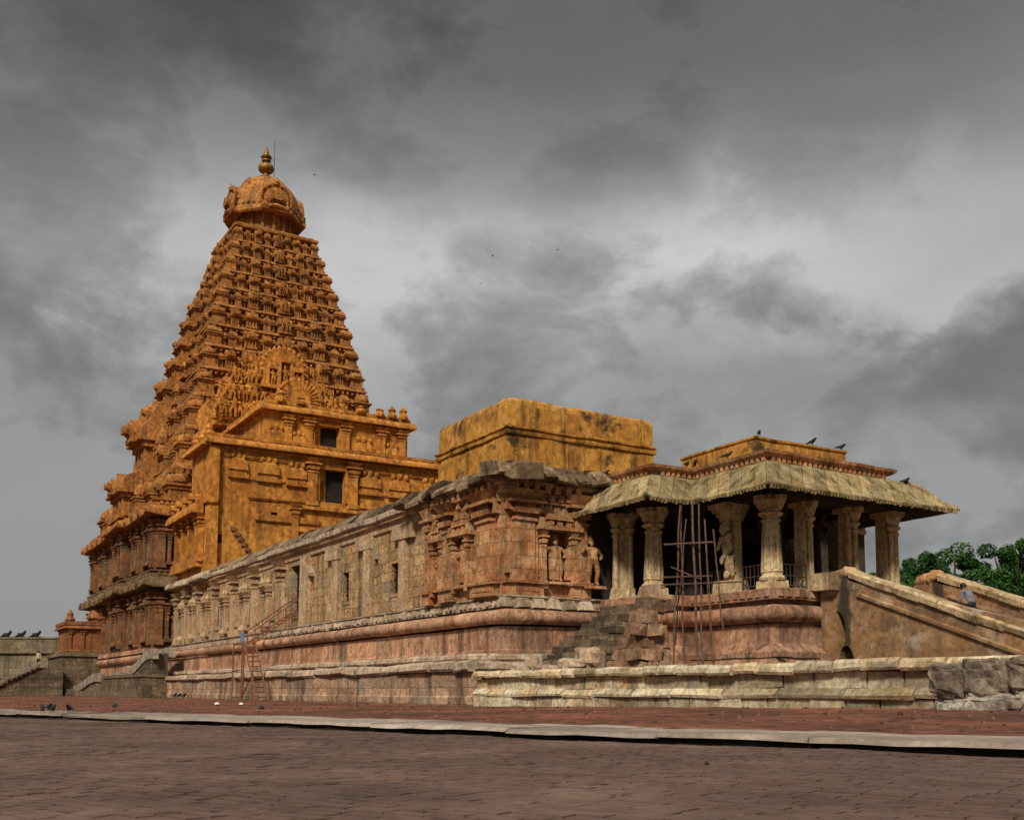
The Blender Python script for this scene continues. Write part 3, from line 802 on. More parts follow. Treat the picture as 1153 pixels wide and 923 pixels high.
for r_, z in ((0.9, 57.85), (0.62, 58.0)): b.lathe(TX, TY, [(r_, z), (r_*1.15, z+0.08), (r_*0.9, z+0.2)], 20)
b.build('lotus_base', 'tower', tower, smooth=40)
fin = MB()
fin.lathe(TX, TY, [(0.45, 58.1), (0.5, 58.25), (0.34, 58.4), (0.34, 58.62), (0.52, 58.7), (0.82, 58.95), (0.90, 59.25), (0.80, 59.55), (0.45, 59.75), (0.30, 59.85), (0.30, 60.0), (0.52, 60.08), (0.52, 60.18), (0.3, 60.3), (0.55, 60.45), (0.62, 60.58), (0.36, 60.72), (0.34, 61.0), (0.22, 61.35), (0.10, 61.7), (0.07, 61.9)], 20)
fin.build('finial', 'gold', tower, smooth=45)
rod = MB(); rod.tube((TX+0.6, TY+0.75, 57.7), (TX+0.6, TY+0.75, 62.6), 0.045, 0.03, 5); rod.tube((TX+0.6, TY+0.75, 60.2), (TX+0.1, TY+0.1, 60.2), 0.025, 0.025, 4)
tag(rod.build('lightning_rod', 'steel'), 'thin dark metal rod standing beside the gilded finial on the dome', 'lightning rod')

# big carved gable on the tower face above the vestibule
b = MB(); b.T = SD[1]
GU = -2.0
out = [(u_, z_ if z_ < 24 else z_+0.9) for u_, z_ in [(GU-7.4, 23.0), (GU-7.4, 26.6), (GU-6.9, 27.3), (GU-5.6, 27.9), (GU-5.0, 29.6), (GU-3.7, 31.2), (GU-2.2, 31.3), (GU-1.9, 32.6), (GU+0.3, 33.6), (GU+2.4, 32.6), (GU+2.7, 31.2), (GU+4.4, 30.6), (GU+5.6, 29.2), (GU+6.6, 27.8), (GU+8.0, 27.0), (GU+8.2, 23.0)]]
b.slab(out, 8.0, 12.3, 0.03)
b.slab([(GU+(u-GU)*0.90, 23+(z-23)*0.80) for u, z in out], 12.0, 13.0, 0.03)
b.slab([(GU+(u-GU)*0.80, 23+(z-23)*0.58) for u, z in out], 12.5, 13.9, 0.03)
rr = random.Random(5)
for row, (z, hw, n_) in enumerate(((26.3, 6.6, 13.8), (27.6, 6.2, 12.9), (29.2, 5.0, 12.9), (30.9, 3.6, 12.2))):
    u = -hw
    while u < hw:
        w_ = rr.uniform(0.25, 0.5)
        b.lathe(GU+u, n_, [(w_, z-0.3), (w_*1.2, z), (w_*0.7, z+0.3), (w_*0.8, z+0.45), (0.05, z+0.9)], 7)
        u += rr.uniform(0.7, 1.2)
b.extr([(12.0, 27.35), (13.6, 27.3), (13.7, 27.5), (12.0, 27.7)], GU-6.4, GU+6.8)
b.extr([(12.0, 25.3), (14.6, 25.25), (14.7, 25.45), (12.0, 25.6)], GU-6.9, GU+7.2)
GB = b
b = MB(); b.T = SD[1]
n_ = 12.7
b.slab(arcpts(GU+0.3, 32.0, 2.1, R(0), R(180), 16, 2.1) + [(GU-1.8, 30.2), (GU+2.4, 30.2)], n_-0.8, n_+0.3)
for q in (-1.25, 0, 1.25):
    hw_, zt = (0.62, 32.7) if q == 0 else (0.5, 31.9)
    for sx in (-1, 1): b.wbox(GU+0.3+q+sx*hw_, 0.12, n_, n_+0.75, 30.3, zt)
    b.slab(arcpts(GU+0.3+q, zt, hw_+0.14, 0, math.pi, 10), n_, n_+0.75)
    b.slab(arcpts(GU+0.3+q, zt, hw_-0.1, 0, math.pi, 10), n_, n_+0.80)
    b.add(*[[(GU+0.3+q+x*1.7, n_+0.62-y*1.7, 30.35+z*(2.1 if q == 0 else 1.6)) for x, y, z in STATUE[0]], STATUE[1]])
b.box(GU-2.2, GU+2.8, n_-0.5, n_+1.0, 29.9, 30.25)
for k in range(15):
    a = R(-5)+R(190)*k/14
    b.lathe(GU+0.3+2.2*math.cos(a), n_+0.1, [(0.18, 32+2.2*math.sin(a)-0.2), (0.28, 32+2.2*math.sin(a)), (0.06, 32+2.2*math.sin(a)+0.4)], 6)
b.build('niche', 'ochre', tower, jit=0.03)
b = MB(); b.T = SD[1]
cu, cz = GU+1.4, 28.7
for k, rr in enumerate((2.1, 1.8, 1.45, 1.1, 0.7)):
    b.slab(arcpts(cu, cz, rr, R(-15), R(195), 26), 13.0, 14.15+(0.22 if k % 2 else 0.0)+0.06*k)
for k in range(19):
    a = R(-10)+R(200)*k/18
    b.lathe(cu+2.2*math.cos(a), 14.1, [(0.14, cz+2.2*math.sin(a)-0.2), (0.22, cz+2.2*math.sin(a)), (0.08, cz+2.2*math.sin(a)+0.25)], 6)
    b.tube((cu+1.15*math.cos(a), 14.45, cz+1.15*math.sin(a)), (cu+2.0*math.cos(a), 14.4, cz+2.0*math.sin(a)), 0.09, 0.12, 5)
b.build('sunburst_arch', 'ochre', tower, jit=0.03)
b = GB
rr = random.Random(11)
for row, (z, u0, u1, h_, n_) in enumerate(((28.2, -6.0, 6.4, 1.9, 13.2), (30.2, -4.6, 5.2, 1.7, 12.7), (31.9, -3.6, 4.2, 1.4, 12.4), (26.3, -6.6, 7.0, 2.0, 14.4))):
    u = u0
    while u < u1:
        if not (abs(u-0.3) < 2.3 and row in (1, 2)) and not (abs(u-1.4) < 2.4 and row in (0, 1)):
            hh = h_*rr.uniform(0.8, 1.1); k_ = rr.choice((-1, 1)); zz_ = z+rr.uniform(-0.2, 0.2); nn_ = n_+rr.uniform(-0.1, 0.1)
            b.add([(GU+u+k_*x*hh*1.5, nn_-y*hh*1.6, zz_+zq*hh) for x, y, zq in STATUE[0]], STATUE[1])
        u += rr.uniform(0.55, 0.95)
b.T = None; b.build('carved_gable', 'ochre', tower, smooth=40, jit=0.08, jf=0.5)

# ================================================================ VESTIBULE
vest = thing('temple_vestibule', 'bright ochre two-storey block with dark doorways in front of the stone tower', 'temple building', (-88, 34.6, 0))
VX, VU = -82.0, -84.2
E1, E2 = FE(VX), FE(VU)

def relief(b, u, z, w, h, n):            # little shrine in relief on a wall
    b.wbox(u, w*0.55, n, n+0.30, z, z+0.16*h)
    b.wbox(u, w*0.42, n, n+0.22, z+0.16*h, z+0.30*h)
    b.wbox(u, w*0.5, n, n+0.34, z+0.30*h, z+0.66*h, 0.08)
    b.wbox(u, w*0.34, n, n+0.24, z+0.66*h, z+0.78*h, 0.08)
    for q in (-0.3, 0, 0.3): b.lathe(u+q*w, n+0.12, [(0.09*w, z+0.76*h), (0.13*w, z+(0.86+0.05*(q == 0))*h), (0.03*w, z+(0.98+0.06*(q == 0))*h)], 6)

b = MB(); b.T = E1
b.wall(22.0, 47.2, 8.0, 20.3, [(31.0, 33.35, 16.35, 19.15), (22.6, 22.95, 12.2, 12.9), (26.9, 27.5, 14.45, 15.1)], 0, 0.7)
for k in range(17):
    u = 27.6+k*0.78
    b.wbox(u, 0.11, -0.02, 0.02, 14.9, 15.0)
b.T = None
b.add([(VX, 22.0, 8), (-87.4, 22.0, 8), (-87.4, 22.0, 20.3), (VX, 22.0, 20.3)], [(0, 1, 2, 3)])
b.add([(-87.4, 22.0, 8), (-87.4, 27.0, 8), (-87.4, 27.0, 20.3), (-87.4, 22.0, 20.3)], [(0, 1, 2, 3)])
b.add([(-87.4, 27.0, 8), (-96.5, 27.0, 8), (-96.5, 27.0, 20.3), (-87.4, 27.0, 20.3)], [(0, 1, 2, 3)])
b.add([(-87.4, 22.3, 15.6), (-90.6, 22.3, 15.6), (-90.6, 27.2, 15.6), (-87.4, 27.2, 15.6)], [(0, 1, 2, 3)])
b.add([(VX, 47.2, 8), (-96.5, 47.2, 8), (-96.5, 47.2, 20.3), (VX, 47.2, 20.3)], [(0, 1, 2, 3)])
b.poly(rect(-87.4, VX, 22.0, 47.2), 20.3); b.poly(rect(-96.5, -87.4, 27.0, 42), 20.3)
b.build('lower_wall', 'ochre', vest, jit=0.03)
b = MB(); b.T = E2
b.wall(27.0, 40.2, 20.3, 24.3, [(31.3, 33.6, 20.95, 23.45)], 0, 0.8)
b.T = None
b.add([(VU, 27.0, 20.3), (-97, 27.0, 20.3), (-97, 27.0, 24.3), (VU, 27.0, 24.3)], [(0, 1, 2, 3)])
b.add([(VU, 40.2, 20.3), (-97, 40.2, 20.3), (-97, 40.2, 24.3), (VU, 40.2, 24.3)], [(0, 1, 2, 3)])
b.poly(rect(-97, VU, 27.0, 40.2), 24.3)
b.build('upper_wall', 'ochre', vest, jit=0.03)
# cornices
b = MB(); P_ = rect(-87.4, VX, 22.0, 47.2)
b.mold(P_, [(0, 19.9), (0.12, 19.95), (0.15, 20.1)] + kap(0.75, 20.15, 20.75) + [(0.0, 20.75), (0.25, 20.8), (0.28, 21.05), (-3.0, 21.06)], step=1.5, wob=0.03)
b.build('cornice', 'ochre', vest, smooth=40, jit=0.04)
b = MB(); P2 = rect(-95, VU, 27.0, 40.2)
b.mold(P2, [(0, 23.9), (0.12, 23.95), (0.15, 24.1)] + kap(0.65, 24.15, 24.75) + [(0.2, 24.8), (0.2, 25.1), (-3.0, 25.12)], step=1.5, wob=0.03)
b.build('cornice', 'ochre', vest, smooth=40, jit=0.04)
for u, h_ in ((39.7, 1.0), (38.6, 0.9), (37.4, 0.6), (28.2, 0.8), (30, 0.5), (35.5, 0.5)):
    b = MB(); b.T = E2
    b.lathe(u, 0.1, [(0.45, 25.0), (0.5, 25.2), (0.3, 25.3+0.3*h_), (0.4, 25.3+0.5*h_), (0.08, 25.2+1.0*h_)], 8)
    b.build('parapet_ornament', 'ochre', vest, jit=0.05)
# string courses
b = MB(); b.T = E1
for u0, u1, z, d, h_ in ((25.0, 30.5, 16.1, 0.18, 0.22), (34.0, 47.0, 16.1, 0.18, 0.22), (28.6, 36.5, 15.55, 0.35, 0.3), (28.9, 36.2, 13.6, 0.4, 0.45), (25.6, 31.0, 14.3, 0.22, 0.5), (24.6, 28.0, 17.6, 0.15, 0.25), (29.5, 30.6, 17.6, 0.15, 0.25), (22.9, 47.0, 19.35, 0.15, 0.3), (36.0, 39.0, 17.4, 0.15, 0.2), (28.9, 36.2, 12.9, 0.55, 0.3)):
    b.box(u0, u1, -0.05, d, z, z+h_)
    b.box(u0+0.05, u1-0.05, -0.05, d*0.6, z-0.1, z)
b.build('string_course', 'ochre', vest, jit=0.04)
for k in range(9):                                        # corbel steps up the south end of the face
    pass
b = MB(); b.T = E1
for k in range(9):
    b.box(23.6+k*0.30, 24.05+k*0.30, -0.05, 0.16, 13.3-k*0.40, 13.6-k*0.40)
b.build('stepped_moulding', 'tower_low', vest)
for u, w_ in ((30.35, 0.75), (34.0, 0.75), (28.9, 0.5)):
    b = MB(); b.T = E1; pilaster(b, u, 15.9 if u > 29 else 12.2, 19.9 if u > 29 else 15.9, w_, -0.05, 0.4)
    b.build('pilaster', 'ochre', vest, jit=0.02)
for u in (30.75, 34.15, 26.2, 37.6, 39.6, 28.9):
    b = MB(); b.T = E2; pilaster(b, u, 20.8, 23.95, 0.62, -0.05, 0.36)
    b.build('pilaster', 'ochre', vest, jit=0.02) if 27 < u < 40.1 else None
for u, z, w_, h_, fr in ((24.1, 17.6, 1.5, 2.2, E1), (26.6, 17.5, 1.8, 2.2, E1), (29.0, 17.4, 1.7, 2.1, E1), (35.6, 17.3, 2.0, 2.2, E1), (38.4, 17.3, 2.0, 2.2, E1), (41.5, 17.3, 2.0, 2.2, E1),
                         (27.9, 20.95, 1.6, 2.1, E2), (29.9, 20.95, 1.5, 1.7, E2), (35.9, 20.95, 1.9, 2.0, E2), (38.7, 20.95, 1.5, 1.8, E2)):
    b = MB(); b.T = fr; relief(b, u, z, w_, h_, -0.03)
    b.build('relief_shrine', 'ochre', vest, jit=0.03)
for fr, u, z0, z1, hw, nm in ((E1, 32.18, 16.35, 19.15, 1.17, 'doorway'), (E2, 32.45, 20.95, 23.45, 1.15, 'doorway')):
    b = MB(); b.T = fr
    b.box(u-hw-0.25, u-hw, -0.3, 0.16, z0, z1+0.25); b.box(u+hw, u+hw+0.25, -0.3, 0.16, z0, z1+0.25); b.box(u-hw-0.24, u+hw+0.24, -0.3, 0.14, z1, z1+0.24)
    b.box(u-hw+0.01, u-hw*0.35, -0.62, -0.5, z0, z1-0.01)
    d_ = b.build(nm, 'ochre', vest)
    b = MB(); b.T = fr; b.box(u-hw*0.35, u+hw, -0.68, -0.6, z0+0.01, z1-0.01); b.build('dark_doorway_back', 'stone_and_shade', d_)  # flat black panel painting the unlit interior of the doorway
# flank: tall plain pier over a small open gallery
FLK = FS(21.9)
b = MB(); b.T = FLK
b.box(-87.2, VX+0.35, -0.6, 0.12, 15.9, 20.0)
b.box(VX-0.5, VX+0.42, -0.6, 0.22, 8.6, 19.95)
b.wbox(VX-0.02, 0.62, -0.5, 0.4, 15.35, 15.75)
b.build('corner_pier', 'ochre', vest, jit=0.03)
b = MB(); b.T = FLK
b.extr([(n+0.1, z) for n, z in kap(0.75, 19.95, 20.5)], -88.2, VX+0.5)
b.box(-87.6, VX+0.45, -0.5, 0.45, 20.5, 20.75)
for k, u in enumerate((-82.3, -84.0, -86.0)): b.lathe(u, 0.1, [(0.4, 20.7), (0.55, 21.0), (0.25, 21.3), (0.3, 21.5), (0.06, 21.9)], 8)
b.extr([(n+0.3, z) for n, z in kap(1.0, 14.6, 15.6)], -91.2, VX-0.55)
b.box(-90.6, VX-0.55, -0.4, 0.7, 15.6, 15.95)
for u in (-84, -86, -88.2, -90.2): b.slab(arcpts(u, 15.95, 0.4, R(-20), R(200), 8), 0.2, 1.15)
b.build('cornice', 'ochre', vest, smooth=40, jit=0.05)
b = MB(); b.T = FLK
b.wall(-90.6, VX-0.5, 9.8, 14.6, [(-90.0, -88.4, 11.4, 14.1), (-87.9, -86.3, 11.4, 14.1), (-85.8, -84.2, 11.4, 14.1)], 0.25, 0.9)
b.T = None
b.add([(-90.6, 21.65, 9.8), (-90.6, 23.5, 9.8), (-90.6, 23.5, 14.6), (-90.6, 21.65, 14.6)], [(0, 1, 2, 3)])
b.build('gallery_wall', 'ochre', vest, jit=0.02)
for u in (-90.3, -88.15, -86.05, -83.9, -82.9):
    b = MB(); b.T = FLK; pilaster(b, u, 11.2, 14.6, 0.5, 0.2, 0.4); b.build('pilaster', 'ochre', vest, jit=0.02)
for u in (-89.2, -87.1, -85.0):
    place_statue(vest, FLK, u, -0.2, 11.6, 2.0, 'ochre')
b = MB(); b.T = FLK
b.box(-91.0, VX-0.55, 0.2, 0.75, 10.75, 11.15)
for k in range(20): b.wbox(-90.8+k*0.42, 0.13, 0.2, 0.85, 10.35, 10.72, 0.03)
b.build('carved_band', 'ochre', vest, jit=0.04)

# ================================================================ HALL
hall = thing('temple_hall', 'long low tan stone hall with slit windows and mossy cornice beside the tower', 'temple hall', (-63, 34.6, 0))
HS = FS(21.9); HE = FE(-36.0)
b = MB()
b.mold([(-91.6, 19.55), (-35.0, 19.55), (-35.0, 44.0)], [(0.02, -0.3), (0.06, 0.28), (0.0, 0.34), (-0.02, 1.25), (-1.6, 1.9)], close=False, step=1.5, wob=0.0)
b.build('base_course', 'base', hall, jit=0.06)
b = MB()
LED = [(-1.2, 1.28), (0.10, 1.26), (0.20, 1.36), (0.16, 1.56), (0.0, 1.66), (-1.2, 1.66)]
b.T = FS(19.55); b.blocks(-91.8, -34.9, LED, 1.2, 3.2, 0.05, 0.012, 4, wear=0.05)
b.T = FE(-35.0); b.blocks(19.6, 26.2, LED, 1.2, 2.4, 0.04, 0.012, 5, wear=0.04)
b.build('ledge', 'ledge', hall, jit=0.08, jf=1.6)
b = MB()
LED2 = [(-1.6, 1.70), (0.0, 1.70), (0.12, 1.80), (0.10, 1.95), (0.0, 2.02), (-1.6, 2.05)]
b.T = FS(20.3); b.blocks(-91.5, -35.0, LED2, 1.4, 3.4, 0.03, 0.012, 6, wear=0.03)
b.T = FE(-35.05); b.blocks(20.35, 26.0, LED2, 1.2, 2.4, 0.03, 0.012, 7)
b.build('ledge', 'ledge', hall, jit=0.06, jf=1.6)
b = MB()
UP = [(-91.9, 21.2), (-35.3, 21.2), (-35.3, 43.9)]
b.mold(UP, [(0.0, 1.9), (0.0, 2.15), (-0.06, 2.2), (-0.06, 3.12), (-0.2, 3.14)], close=False, step=2.0)
b.build('plinth', 'plinth', hall, smooth=40, jit=0.04)
b = MB(); b.mold(UP, torus(-0.05, 3.20, 3.80, 0.34, 11) + [(-0.5, 3.82)], close=False, step=1.1, wob=0.02, seed=9)
b.build('torus_moulding', 'plinth', hall, smooth=50, jit=0.035)
b = MB(); b.mold(UP, [(-0.6, 3.8), (-0.45, 3.86), (-0.4, 3.9), (-0.4, 4.3), (-0.3, 4.33), (-0.3, 4.4), (-1.3, 4.42)], close=False)
b.build('upper_plinth', 'ledge', hall, jit=0.03)
b = MB(); rr = random.Random(21)                          # row of carved animals
b.T = FS(21.2)
u = -66.0
while u < -35.5:
    w_ = rr.uniform(0.15, 0.2)
    b.wbox(u, w_, -0.45, -0.12+rr.uniform(-0.06, 0.04), 3.90, 4.24+rr.uniform(-0.04, 0.04), 0.07)
    b.wbox(u+rr.uniform(-0.1, 0.1), w_*0.5, -0.45, 0.0+rr.uniform(-0.06, 0.03), 3.98, 4.16, 0.04)
    u += 0.44
b.T = FE(-35.3); u = 21.4
while u < 26:
    b.wbox(u, 0.3, -0.45, -0.02+rr.uniform(-0.1, 0.06), 3.88, 4.28, 0.1); u += 0.78
b.build('carved_band', 'ledge', hall, jit=0.06, jf=2.5)

def opening(parent, fr, u0, u1, z0, z1, dep, mat, e=0.1, name='window'):
    b = MB(); b.T = fr
    for q in ((u0-e, u0, z0, z1), (u1, u1+e, z0, z1), (u0-e-0.05, u1+e+0.05, z0-0.16, z0), (u0-e-0.05, u1+e+0.05, z1, z1+0.2)):
        b.box(q[0], q[1], -dep-0.1, 0.04, q[2], q[3])
    wn = b.build(name, mat, parent, jit=0.02)
    b = MB(); b.T = fr; b.box(u0-0.05, u1+0.05, -dep-0.15, -dep, z0-0.05, z1+0.05)
    if u1-u0 > 0.85:
        for k in range(1, 4): b.box(u0, u1, -dep, -dep+0.05, z0+(z1-z0)*k/4-0.03, z0+(z1-z0)*k/4+0.03)
    b.build('dark_opening_back', 'stone_and_shade', wn)  # black back panel, the dark interior of the opening painted on
# --- plain middle wall
WIN = [(-62.45, -60.55, 5.30, 8.25), (-53.84, -52.98, 5.41, 7.03), (-49.62, -49.12, 6.58, 7.32), (-47.5, -46.62, 5.35, 6.88)]
b = MB(); b.T = HS
b.wall(-63.6, -42.4, 4.3, 9.0, WIN, 0, 0.0)
b.build('wall', 'hall', hall, jit=0.02)
for (u0, u1, z0, z1) in WIN: opening(hall, HS, u0, u1, z0, z1, 0.2 if u1-u0 < 1 else 0.4, 'hall')
for u, w_, z1, d_, side in ((-59.55, 1.15, 8.6, 0.30, 1), (-54.65, 0.85, 8.6, 0.22, -1), (-50.2, 0.85, 8.65, 0.24, -1), (-45.95, 0.72, 8.65, 0.24, 1)):
    b = MB(); b.T = HS
    b.box(u-w_/2, u+w_/2, -0.05, d_, 4.4, z1)
    lo, hi = (u-w_/2-0.02, u+w_/2+0.85) if side > 0 else (u-w_/2-0.95, u+w_/2+0.03)
    if u in (-50.2, -45.95, -54.65):
        b.box(lo-0.6*(u == -45.95), hi, -0.05, d_+0.05, z1-0.72, z1)
    else:
        b.extr([(-0.05, 0), (d_+0.1, 0), (d_+0.1, 0.2), (-0.05, 0.2)], u, u+1.2, (0, z1-0.35), (0, z1-1.3))
    b.build('pilaster', 'slab', hall, jit=0.05)
# --- ornate left part
SL = [-89.0, -85.5, -81.6, -76.5, -71.7, -66.9]
b = MB(); b.T = HS
b.wall(-91.5, -63.4, 4.3, 9.0, [(u-0.42, u+0.42, 4.75, 7.35) for u in SL], 0.02, 0.0)
for u in SL: opening(hall, HS, u-0.42, u+0.42, 4.75, 7.35, 0.18, 'slab', 0.06, 'slit')
b.T = None; b.add([(-91.5, 21.88, 4.3), (-91.5, 30, 4.3), (-91.5, 30, 9), (-91.5, 21.88, 9)], [(0, 1, 2, 3)])
b.build('wall', 'hall', hall, jit=0.02)
for u in (-90.6, -87.2, -83.5, -79.0, -74.1, -69.2, -64.0):
    b = MB(); b.T = HS; pilaster(b, u, 4.4, 8.75, 0.72, 0.0, 0.34)
    b.build('pilaster', 'slab', hall, jit=0.03)
for u in SL:
    b = MB(); b.T = HS
    for q in (-1, 1):
        pilaster(b, u+q*0.62, 4.7, 7.35, 0.3, 0.0, 0.3)
    b.wbox(u, 0.85, 0.0, 0.42, 7.35, 7.5); b.wbox(u, 0.3, 0, 0.35, 7.1, 7.36, -0.2)
    for q in (-0.6, 0, 0.6): b.lathe(u+q, 0.2, [(0.2, 7.5), (0.26, 7.65), (0.14, 7.8), (0.05, 7.98+0.15*(q == 0))], 6)
    b.lathe(u, 0.12, [(0.28, 4.5), (0.42, 4.75), (0.33, 5.0), (0.14, 5.1)], 10)
    b.build('slit_niche', 'slab', hall, jit=0.03)
for a, c in zip([-91.3]+SL, SL+[-63.6]):                    # sill course between the slits
    if c-a < 2: continue
    b = MB(); b.T = HS
    b.box(a+0.9, c-0.9, -0.02, 0.24, 5.05, 5.25); b.box(a+0.85, c-0.85, -0.02, 0.17, 4.95, 5.05)
    b.box(a+1.0, c-1.0, -0.02, 0.12, 4.4, 4.95)
    b.build('sill_course', 'slab', hall, jit=0.04)

# --- ornate reddish corner
BY = FS(21.55)
b = MB(); b.T = BY
b.wall(-42.6, -35.95, 4.3, 9.1, [(-41.75, -41.05, 4.95, 7.2), (-39.75, -38.75, 4.95, 7.2)], 0, 0.5)
b.T = None; b.add([(-42.6, 21.55, 4.3), (-42.6, 22.2, 4.3), (-42.6, 22.2, 9.1), (-42.6, 21.55, 9.1)], [(0, 1, 2, 3)])
b.T = FE(-35.95)
b.wall(21.55, 25.6, 4.3, 9.1, [(23.55, 24.7, 4.95, 7.2)], 0, 0.5)
b.build('corner_wall', 'bay', hall, jit=0.03)
b = MB(); b.T = FE(-36.0)
b.wall(25.6, 43.4, 4.3, 10.0, [(32.9, 36.3, 4.4, 7.6)], 0.0, 1.5)
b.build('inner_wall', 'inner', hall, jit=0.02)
for fr, u, w_, z0, d_ in ((BY, -42.3, 0.5, 4.5, 0.3), (BY, -40.45, 0.85, 4.5, 0.3), (BY, -37.25, 1.5, 4.6, 0.22), (FE(-35.95), 22.45, 1.3, 4.6, 0.22), (FE(-35.95), 25.15, 0.7, 4.5, 0.3)):
    b = MB(); b.T = fr; pilaster(b, u, z0, 8.75, w_ if w_ < 1 else w_*0.72, 0.0, d_)
    if w_ > 1: b.box(u-w_/2, u+w_/2, 0, d_*0.7, z0+0.1, 7.4)
    b.box(u-w_*0.75, u+w_*0.75, -0.02, d_+0.2, 4.9, 5.05); b.box(u-w_*0.65, u+w_*0.65, -0.02, d_+0.08, 4.4, 4.9)
    b.build('pilaster', 'bay', hall, jit=0.04)
for fr, u, w_ in ((BY, -41.4, 0.8), (BY, -39.25, 1.15), (FE(-35.95), 24.1, 1.3)):
    b = MB(); b.T = fr
    for q in (-1, 1): pilaster(b, u+q*w_*0.58, 4.75, 7.2, 0.24, 0, 0.3)
    b.wbox(u, w_*0.85, 0, 0.45, 7.2, 7.38)
    for q in (-0.7, -0.35, 0, 0.35, 0.7): b.wbox(u+q*w_, 0.11*w_, 0, 0.38, 7.38, 7.62+0.25*(1-abs(q)), 0.03)
    b.wbox(u, w_*0.5, 0, 0.42, 7.62, 7.85, 0.05)
    b.build('niche', 'bay', hall, jit=0.05)
    place_statue(hall, fr, u, 0.02, 5.05, 2.0, 'bay', mirror=u < -40)
place_statue(hall, FE(-35.9), 25.75, 0.25, 4.95, 2.2, 'bay')
for u in (27.6, 30.4, 38.0): place_statue(hall, FE(-35.9), u, 0.35, 4.9, 2.5, 'inner')
# --- entablature and overhanging cornice of broken slabs
b = MB()
b.mold([(-91.5, 21.9), (-42.6, 21.9), (-42.6, 21.55), (-35.95, 21.55), (-35.95, 43.4)], [(0.0, 8.55), (0.10, 8.6), (0.12, 8.75), (0.05, 8.8), (0.05, 8.95), (0.28, 9.0), (0.30, 9.18), (-0.5, 9.2)], close=False, step=2.2)
b.build('entablature', 'slab', hall, jit=0.04)
b = MB(); b.T = BY
for k in range(12): b.wbox(-42.2+k*0.52, 0.13, 0.05, 0.42, 8.72, 9.05)
b.T = FE(-35.95)
for k in range(7): b.wbox(21.9+k*0.52, 0.13, 0.05, 0.42, 8.72, 9.05)
b.build('corbel_row', 'bay', hall, jit=0.04)['kind'] = 'stuff'
b = MB(); rr = random.Random(77)
for fr, ua, ub in ((BY, -42.4, -36.1), (FE(-35.95), 21.7, 25.5)):
    b.T = fr
    b.box(ua, ub, -0.05, 0.16, 8.28, 8.40)
    u = ua
    while u < ub-0.1:
        w_ = rr.uniform(0.08, 0.2)
        b.wbox(u, w_, -0.05, rr.uniform(0.12, 0.34), rr.uniform(7.75, 7.95), 8.26, 0.04)
        b.wbox(u+0.1, w_*0.8, -0.05, rr.uniform(0.1, 0.3), 8.42, rr.uniform(8.55, 8.72), 0.04)
        u += w_*2+rr.uniform(0.06, 0.2)
    u = ua
    while u < ub-0.2:
        w_ = rr.uniform(0.12, 0.3)
        b.wbox(u, w_, -0.05, rr.uniform(0.08, 0.2), 5.1+rr.uniform(0, 0.2), rr.uniform(5.6, 6.9), 0.03)
        u += w_*2+rr.uniform(0.25, 0.6)
b.build('carved_relief', 'bay', hall, jit=0.05, jf=3)
KM = [(-0.6, 9.18), (0.40, 9.16), (0.46, 9.22), (0.46, 9.46), (0.36, 9.52), (-0.6, 9.60)]
KC = [(-0.8, 9.18), (0.66, 9.12), (0.88, 9.18), (0.88, 9.34), (0.60, 9.62), (0.2, 9.80), (-0.8, 9.86)]
b = MB(); b.T = FS(21.9)
b.blocks(-80.5, -45.0, KM, 1.1, 2.6, 0.03, 0.01, 31, wear=0.02)
b.blocks(-92.4, -80.4, [(n*0.75+0.25, z) for n, z in KC], 1.0, 2.2, 0.06, 0.01, 32, wear=0.05)
b.build('cornice', 'ledge', hall, jit=0.05, jf=1.6)
b = MB(); b.T = FS(21.9)
b.blocks(-80.5, -44.5, [(-0.9, 9.5), (0.30, 9.55), (0.26, 9.66), (-0.22, 10.12), (-0.5, 10.22), (-0.9, 10.22)], 0.5, 1.4, 0.05, 0.008, 33, wear=0.05)
b.T = FS(21.75)
b.blocks(-45.2, -34.7, KC, 0.5, 1.5, 0.13, 0.03, 34, wear=0.16)
b.T = FE(-35.9)
b.blocks(20.7, 27.5, KC, 0.5, 1.3, 0.14, 0.03, 35, wear=0.16)
b.blocks(27.5, 43.3, KC, 0.8, 1.9, 0.10, 0.03, 36, wear=0.10)
b.build('broken_cornice', 'dark', hall, jit=0.12, jf=2.4)
b = MB(); b.box(-91.4, -36.3, 22.2, 43.2, 9.3, 10.02); b.box(-91.4, -36.3, 43.0, 43.38, 0.0, 10.0); b.build('roof', 'dark', hall)
# --- plastered block on the roof
b = MB()
bp = [(-50.2, 25.9), (-42.8, 25.9), (-42.8, 35.0), (-50.2, 35.0)]
b.mold(bp, [(0.03, 9.9), (0.03, 13.05), (0.0, 13.1), (0.0, 14.6), (-0.05, 14.85), (-0.18, 15.0), (-0.6, 15.06)], step=0.7, wob=0.0)
b.poly([(-49.6, 26.5), (-43.4, 26.5), (-43.4, 34.4), (-49.6, 34.4)], 15.06)
b.T = FE(-42.8)
for k in range(9): b.box(26.3+k*1.0, 26.45+k*1.0, 0.0, 0.07, 11.5, 13.0)
b.T = FS(25.9)
for k in range(8): b.box(-49.8+k*0.95, -49.65+k*0.95, 0.0, 0.07, 11.5, 13.0)
rb = b.build('roof_block', 'box', hall, jit=0.07, jf=0.8, label='stained ochre plaster block on the roof')
b = MB(); b.mold(bp, [(0.0, 13.08), (0.14, 13.12), (0.17, 13.25), (0.10, 13.3), (0.10, 13.38), (0.2, 13.42), (0.2, 13.5), (0.0, 13.55)], step=0.8, wob=0.0)
b.build('string_course', 'box', rb, jit=0.05, jf=1.4)

